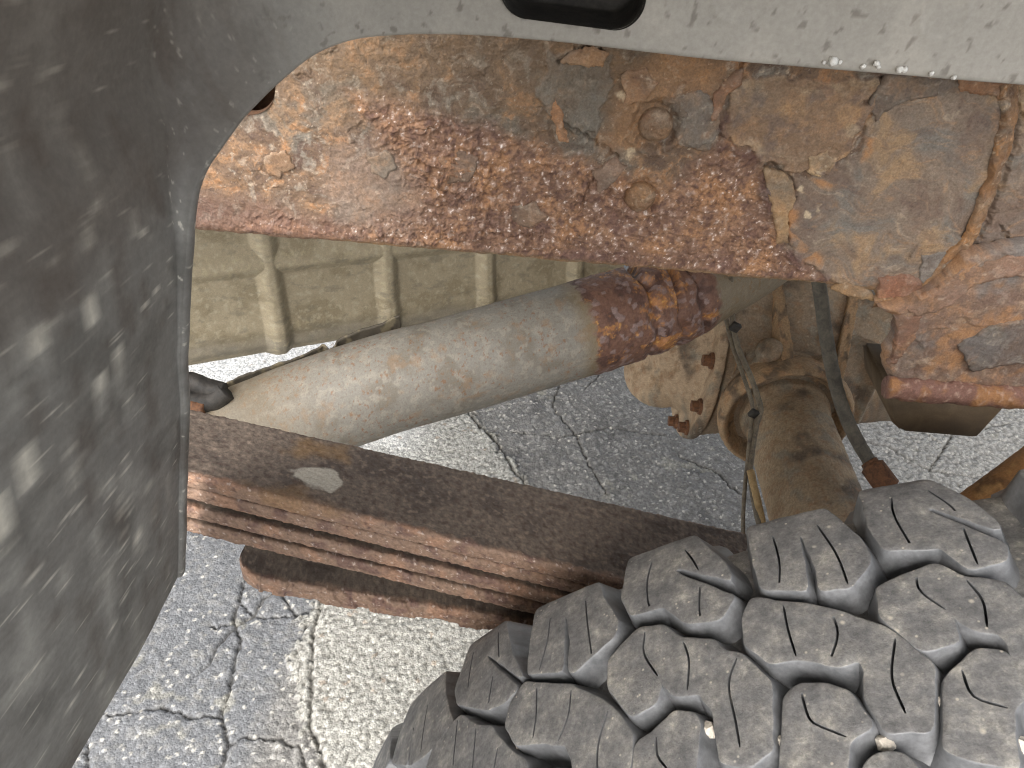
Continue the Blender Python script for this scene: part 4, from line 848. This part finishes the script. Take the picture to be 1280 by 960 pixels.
TR = dict(
S0=([(452, 962), (470, 925), (492, 891), (488, 925), (486, 950), (470, 985)], []),
S1=([(514, 880), (557, 840), (556, 870), (566, 905), (545, 930), (523, 950), (512, 955), (518, 905), (508, 955), (490, 952)], [[(535, 880), (526, 940)]]),
S2=([(588, 807), (632, 777), (640, 820), (652, 846), (612, 817), (607, 819), (610, 826), (646, 860), (632, 876), (610, 886), (572, 879), (569, 862), (580, 830)], [[(623, 790), (624, 822)], [(592, 815), (585, 860)], [(616, 845), (610, 884)]]),
S3=([(671, 762), (747, 729), (754, 750), (772, 778), (768, 793), (738, 820), (717, 840), (711, 838), (714, 800), (710, 770), (705, 770), (704, 800), (702, 838), (660, 841)], [[(688, 772), (684, 802), (674, 838)], [(732, 750), (735, 785), (740, 822)]]),
S4=([(787, 699), (867, 670), (905, 705), (913, 724), (848, 709), (842, 713), (848, 719), (917, 746), (910, 757), (900, 773), (858, 778), (832, 757), (789, 768), (778, 747)], [[(815, 702), (809, 727), (810, 752), (816, 766)], [(856, 687), (866, 700), (873, 712)], [(875, 733), (874, 760), (876, 776)]]),
S5=([(935, 660), (1030, 636), (1072, 672), (1086, 692), (1084, 706), (1062, 733), (1026, 737), (1022, 710), (1003, 668), (996, 667), (1004, 705), (1007, 737), (953, 735), (945, 710)], [[(966, 670), (974, 702), (974, 734)], [(1021, 656), (1045, 692), (1060, 730)]]),
S6=([(1076, 614), (1160, 600), (1206, 622), (1240, 648), (1250, 662), (1162, 633), (1156, 636), (1162, 641), (1257, 681), (1256, 700), (1212, 711), (1178, 684), (1106, 686), (1088, 660)], [[(1114, 622), (1118, 645), (1140, 684)], [(1160, 613), (1190, 634), (1199, 648)], [(1202, 655), (1212, 680), (1222, 705)]]),
C1=([(575, 895), (596, 908), (613, 909), (632, 935), (655, 952), (668, 1000), (520, 1000), (545, 925)], [[(572, 900), (566, 960)], [(595, 910), (590, 965)], [(622, 935), (615, 975)]]),
C2=([(655, 854), (715, 858), (762, 882), (790, 918), (785, 960), (776, 985), (720, 985), (716, 950), (708, 930), (665, 927), (645, 930), (632, 905), (638, 880)], [[(671, 860), (670, 895), (666, 923)], [(714, 862), (710, 895), (698, 926)], [(760, 888), (748, 930), (746, 975)]]),
C3=([(797, 787), (827, 782), (852, 799), (892, 801), (905, 815), (925, 818), (962, 852), (964, 937), (935, 957), (902, 952), (893, 890), (876, 866), (843, 868), (826, 850), (820, 877), (790, 895), (761, 858), (761, 826), (778, 806)], [[(806, 790), (805, 817), (822, 845)], [(854, 802), (861, 825), (859, 863)], [(921, 822), (911, 855), (920, 905), (925, 934)]]),
C4=([(940, 748), (1037, 761), (1112, 788), (1166, 832), (1164, 912), (1130, 912), (1110, 915), (1083, 872), (1082, 835), (1075, 823), (1050, 832), (995, 822), (962, 828), (932, 803), (930, 770)], [[(979, 756), (985, 787), (995, 820)], [(1039, 764), (1047, 792), (1037, 828)], [(1119, 798), (1115, 847), (1132, 892)]]),
C5=([(1117, 725), (1170, 705), (1205, 722), (1255, 728), (1300, 770), (1345, 810), (1345, 880), (1300, 890), (1268, 850), (1264, 806), (1250, 790), (1217, 786), (1187, 765), (1197, 800), (1167, 810), (1152, 812), (1102, 770), (1097, 735)], [[(1145, 715), (1150, 738), (1182, 762)], [(1208, 725), (1228, 750), (1234, 784)]]),
D2=([(650, 968), (700, 962), (704, 1010), (640, 1010)], []),
D3=([(842, 890), (866, 892), (873, 905), (868, 955), (868, 1000), (790, 1000), (795, 930), (815, 917)], [[(820, 920), (822, 945), (835, 962)]]),
D4=([(1000, 856), (1030, 856), (1060, 865), (1090, 907), (1060, 925), (1057, 960), (1050, 1000), (970, 1000), (977, 960), (982, 870)], [[(1000, 859), (1010, 895), (1020, 905), (1058, 921)]]),
D5=([(1222, 812), (1257, 815), (1280, 870), (1265, 885), (1265, 915), (1272, 960), (1205, 945), (1182, 937), (1182, 850)], [[(1202, 837), (1217, 870), (1260, 885)]]),
E3=([(905, 985), (945, 978), (962, 1010), (905, 1010)], []),
E4=([(1082, 956), (1098, 943), (1128, 942), (1146, 962), (1160, 1000), (1075, 1000)], []),
)
def build_tyre():
    n = 220; a = np.linspace(0, 2 * math.pi, n, endpoint=False); prof = []
    for y in np.linspace(-.118, .118, 40): prof.append((y, float(Rof(np.array(YC + y))) - DEPTH - .004 * float(sst(.07, .11, abs(y)))))
    side = [(.122, .366), (.126, .35), (.131, .325), (.132, .30), (.127, .27), (.118, .245), (.108, .228), (.104, .222)]
    prof = [(-y, r) for y, r in side[::-1]] + prof + side; pr = np.array(prof)
    P = np.stack([pr[None, :, 1] * np.sin(a)[:, None], np.broadcast_to(pr[:, 0], (n, len(pr))), pr[None, :, 1] * np.cos(a)[:, None]], -1)
    q = quads(len(pr), n, True); o = mesh_np('carcass', P.transpose(1, 0, 2), q, M_rubber, tyre, None, True, True); o.location = (0, 0, R0)
    rim = [(-.106, .224), (-.09, .20), (-.03, .195), (.03, .18), (.04, .10), (.04, .02)]; rim2 = [(.106, .224), (.09, .2), (-.03, .194)]
    for rr in (rim, rim2):
        pr = np.array(rr); P = np.stack([pr[:, 1][:, None] * np.sin(a)[None], np.broadcast_to(pr[:, 0][:, None], (len(pr), n)), pr[:, 1][:, None] * np.cos(a)[None]], -1)
        o = mesh_np('rim', P, quads(len(pr), n, True), M_bolt, tyre, None, True, True); o.location = (0, 0, R0)
    uw = {}
    for i, (k, (poly, sip)) in enumerate(TR.items()):
        uw[k] = (unwrap(poly), [unwrap(s) for s in sip]); me = block_mesh('tread_block', *uw[k], 1000 + 31 * i)
        if me is None: continue
        o = bpy.data.objects.new('tread_block', me); C.objects.link(o); o.parent = tyre; o.location = (0, 0, R0)
    # the same pitch carried on round the tyre, and its half-turn copy on the outer half
    per = .1015; rest = {k: block_mesh('tread_block', *uw[k], 2000 + 31 * i) for i, k in enumerate(('S5', 'S6', 'C4', 'C5', 'D4', 'D5')) if True}
    tot = 2 * math.pi * R0; steps = int((tot - .34) / per); out = {}
    for i, k in enumerate(('S5', 'S6', 'C4', 'C5', 'D4', 'D5')):
        f = lambda q: np.stack([-.36 - q[:, 0], 2 * .0985 - q[:, 1]], 1); out[k] = block_mesh('tread_block', f(uw[k][0]), [f(s) for s in uw[k][1]], 3000 + 31 * i)
    def put(me, ds):
        o = bpy.data.objects.new('tread_block', me); C.objects.link(o); o.parent = tyre; o.location = (0, 0, R0); o.rotation_euler = (0, ds / R0, 0)
    for s in range(1, steps + 1):
        for k, me in rest.items():
            if me is not None and not (k == 'S5' and s == 0): put(me, s * per)
    for s in range(int(tot / per)):
        for k, me in out.items():
            if me is not None: put(me, s * tot / int(tot / per))
build_tyre()
# grit caught in the grooves
def grit():
    L = [(641, 924), (787, 957), (880, 905), (912, 865), (971, 921), (1103, 921), (1170, 870), (1277, 922)]; od = ('leftmost', 'second', 'third', 'fourth', 'fifth', 'sixth', 'seventh', 'rightmost')
    for i, (a, b) in enumerate(L):
        s = unwrap([(a, b)])[0]; p = onto(s[0], s[1], -.0045) + np.array([XC, YC, ZC]); rng = random.Random(i)
        bm = bmesh.new(); bmesh.ops.create_icosphere(bm, subdivisions=2, radius=.0022 + .0008 * rng.random(), matrix=Matrix.Translation(Vector(p)))
        for v in bm.verts: v.co += Vector((rng.uniform(-1, 1), rng.uniform(-1, 1), rng.uniform(-1, 1))) * .00045
        me = bpy.data.meshes.new('pebble'); c0 = p + np.array([0, 0, OZ]); bm.transform(Matrix.Translation(Vector(-p))); bm.to_mesh(me); bm.free()
        o = bpy.data.objects.new('pebble', me); C.objects.link(o); o.location = c0; me.materials.append(M_pebble)
        o['label'] = od[i] + ' from the left of the pale pebbles in the tyre tread' if 0 < i < 7 else od[i] + ' of the pale pebbles wedged in the tyre tread'; o['category'] = 'pebble'; o['group'] = 'pebbles stuck in the tyre tread'
grit()
# ------------------------------------------------------------------ wheelhouse liner
LY = .335
liner = root('wheel_liner', (-.2, .2, -.52), 'dark grey plastic wheelhouse liner with mud streaks, curving round the left and top', 'wheel liner')
def build_liner():
    ed = [(226, 722), (227, 640), (228, 560), (228, 480), (229, 400), (232, 330), (238, 270), (250, 220), (275, 180), (302, 143), (345, 101), (392, 66), (440, 48), (490, 42), (560, 41), (640, 45), (760, 57), (900, 73), (1080, 88), (1280, 105), (1500, 124)]
    yv = [.250] * 5 + [.251, .254, .260, .269, .280, .295, .308, .319, .327, .333] + [LY] * 6
    wv = [.0003, .0003, .0003, .0003, .0004, .0006, .001, .002, .004, .009, .015, .024, .036, .052, .072, .092, .105, .115, .12, .12, .12]
    rv = [.0008, .0008, .0008, .001, .0013, .002, .004, .007, .012, .020, .027, .034, .040, .046, .052, .056, .06, .06, .06, .06, .06]
    E5 = smooth_path([(*pk(a, b, y), w_, r_) for (a, b), y, w_, r_ in zip(ed, yv, wv, rv)], 900); E0 = E5[:, :3]; n = len(E0)
    T = np.gradient(E0, axis=0); T /= np.linalg.norm(T, axis=1)[:, None]; nr = np.stack([-T[:, 2], T[:, 0] * 0, T[:, 0]], 1); nr /= np.linalg.norm(nr, axis=1)[:, None]   # away from the opening
    k = 61; pad = np.pad(nr, ((k, k), (0, 0)), 'edge'); nr = np.stack([np.convolve(pad[:, i], np.ones(2 * k + 1) / (2 * k + 1), 'valid') for i in range(3)], 1); nr /= np.linalg.norm(nr, axis=1)[:, None]
    X0 = E0[:, 0]; wide, rad = E5[:, 3], E5[:, 4]
    flat = np.linspace(0, 1, 90); arcp = np.linspace(0, 1, 30)[1:]; tail = np.linspace(0, 1, 60)[1:]
    rows = []
    lip = [(-.0008, .006), (-.0012, .003), (-.0008, .0008)]
    for a, y in lip: rows.append(E0 + nr * a + np.array([0, y, 0]))
    for t in flat: rows.append(E0 + nr * (wide * t)[:, None])
    for t in arcp: rows.append(E0 + nr * (wide + rad * math.sin(t * math.pi / 2))[:, None] + np.array([0, -1., 0]) * (rad * (1 - math.cos(t * math.pi / 2)))[:, None])
    tl = .42
    for t in tail: rows.append(E0 + nr * (wide + rad + .05 * t ** 2)[:, None] + np.array([0, -1., 0]) * (rad + tl * t ** 1.3)[:, None])
    P = np.stack(rows, 0); m_ = len(rows)
    # stamped rings, soft waviness
    px = P[..., 0]; py = P[..., 1]; pzz = P[..., 2]; h = .0012 * fbm(px + pzz, py + .5 * pzz, 14, 3, 1401)
    for (a, b, r) in ((455, 0, .0135), (930, -14, .0125), (1180, 20, .009)):
        q = pk(a, b, LY); d = np.hypot(px - q[0], pzz - q[2]); h += (.0005 * np.exp(-((d - r) / .0007) ** 2)) * (np.abs(py - LY) < .003)
    P = P + np.array([0, -1., 0]) * h[..., None] * (np.abs(py - LY) < .02)[..., None] + np.array([1., 0, 0]) * h[..., None] * (py < LY - .02)[..., None]
    # colour: plastic, dust film, splashed streaks, painted light on the top
    u = pzz + .3 * px; v = py + .8 * px; c = np.zeros(P.shape) + lin(132, 130, 125); nn = fbm(px * .8 + py, pzz, 20, 4, 1411); c = mixc(c, lin(116, 114, 109), sst(0, .4, nn)); c = mixc(c, lin(146, 144, 138), sst(.05, .45, fbm(px + py, pzz, 50, 4, 1414)) * .6)
    wall = sst(LY - .012, LY - .05, py); a_ = (py * 1.0 + px * .4); b_ = pzz * .32 + .12 * py
    s1 = fbm(a_, b_, 70, 5, 1421, .6); s2 = fbm(a_, b_ * .8, 150, 4, 1425, .6); s3 = fbm(a_, b_ * 1.6, 420, 3, 1427); outer = sst(.245, .185, py); reg = sst(-.25, .25, fbm(py, pzz, 9, 2, 1429))
    c = mixc(c, lin(168, 166, 159), wall * outer * sst(.08, .42, s1) * .75); c = mixc(c, lin(222, 217, 203), wall * (.15 + .85 * outer) * sst(.24, .46, s2 + .25 * s1) * .85 * reg); c = mixc(c, lin(100, 92, 85), wall * sst(.1, .45, -s1) * .55)
    c = mixc(c, lin(226, 220, 206), wall * sst(.52, .66, s3 + .2 * s2) * .6); c = c * (1 + .10 * s3)[..., None]
    top = sst(-.14, -.06, px) * sst(-.13, -.10, pzz); c = mixc(c, lin(166, 161, 152), top * .9); c = mixc(c, lin(178, 172, 162), top * sst(0, .4, fbm(px, pzz, 24, 4, 1433)) * .5)  # lighter top: light from the open side painted over the dusty plastic
    c = mixc(c, lin(92, 84, 74), top * sst(.42, .56, fbm(px, pzz, 160, 3, 1437)) * .5)
    br = sst(.035, .01, np.hypot(px + .15, pzz + .08) - .03); c = mixc(c, lin(98, 88, 80), br * wall * .5)
    # slot
    q = pk(716, -9, LY); hl, r = .0172, .0112; ang = .04; dx = px - q[0]; dz = pzz - q[2]; dx, dz = dx * math.cos(ang) - dz * math.sin(ang), dx * math.sin(ang) + dz * math.cos(ang)
    cx = np.clip(dx, -hl, hl); d = np.hypot(dx - cx, dz) - r; d = np.where(np.abs(py - LY) < .006, d, 1.)
    d[:3] = 1.
    Q = quads(m_, n); ins = (d < 0).ravel(); Q = Q[~ins[Q].any(1)]; Pf = P.reshape(-1, 3); used = np.zeros(len(Pf), bool); used[Q.ravel()] = True
    rg = used & (d.ravel() < .0014) & (d.ravel() >= 0); Dx = (dx - cx).ravel()[rg]; Dz = dz.ravel()[rg]; qn = np.hypot(Dx, Dz); sh = d.ravel()[rg]
    gx, gz = Dx / qn, Dz / qn; gx, gz = gx * math.cos(-ang) - gz * math.sin(-ang), gx * math.sin(-ang) + gz * math.cos(-ang)
    Pf[rg, 0] -= gx * sh; Pf[rg, 2] -= gz * sh
    mesh_np('liner_shell', Pf, Q, M_liner, liner, c.reshape(-1, 3))
    t = np.linspace(0, 2 * math.pi, 73); lx = np.sign(np.cos(t)) * hl + r * np.cos(t); lz = r * np.sin(t); lx, lz = lx * math.cos(-ang) - lz * math.sin(-ang), lx * math.sin(-ang) + lz * math.cos(-ang)
    rings = [np.stack([q[0] + lx * s, np.full(73, LY + y), q[2] + lz * s], -1) for s, y in ((1.02, -.0016), (.99, .0005), (.975, .004), (.97, .026), (.9, .0275), (.01, .028))]
    mesh_np('slot_pocket', np.stack(rings), quads(len(rings), 73), M_black, liner)
build_liner()
def crumbs():
    rng = random.Random(5)
    for a, b, s in ((1041, 77, .0019), (1050, 78, .0009), (1030, 78, .0008), (1079, 83, .0010), (1096, 79, .0013), (1098, 84, .0009), (1124, 87, .0014), (1131, 87, .0012), (1164, 92, .0010), (1192, 97, .0010)):
        p = pk(a, b, LY - .001); bm = bmesh.new(); bmesh.ops.create_icosphere(bm, subdivisions=2, radius=s)
        for v in bm.verts: v.co *= 1 + rng.uniform(-.3, .3)
        bm.transform(Matrix.Translation(Vector(p))); from_bm('paint_crumb', bm, M_white, liner)
crumbs()
# ------------------------------------------------------------------ unseen load bed overhead, added to block sky and bounce light
bed = root('unseen_truck_bed', (.2, .9, .07), 'unseen load bed floor with cross members, added overhead to block sky light', 'truck bed')
def build_bed():
    bm = bmesh.new(); box(bm, (.2, 1.05, .13), (3.0, 1.35, .02)); from_bm('bed_floor', bm, M_bed, bed, False)
    for x in (-.7, -.2, .3, .8):
        bm = bmesh.new(); box(bm, (x, 1.05, .095), (.07, 1.2, .05)); from_bm('cross_member', bm, M_bed, bed, False)
build_bed()
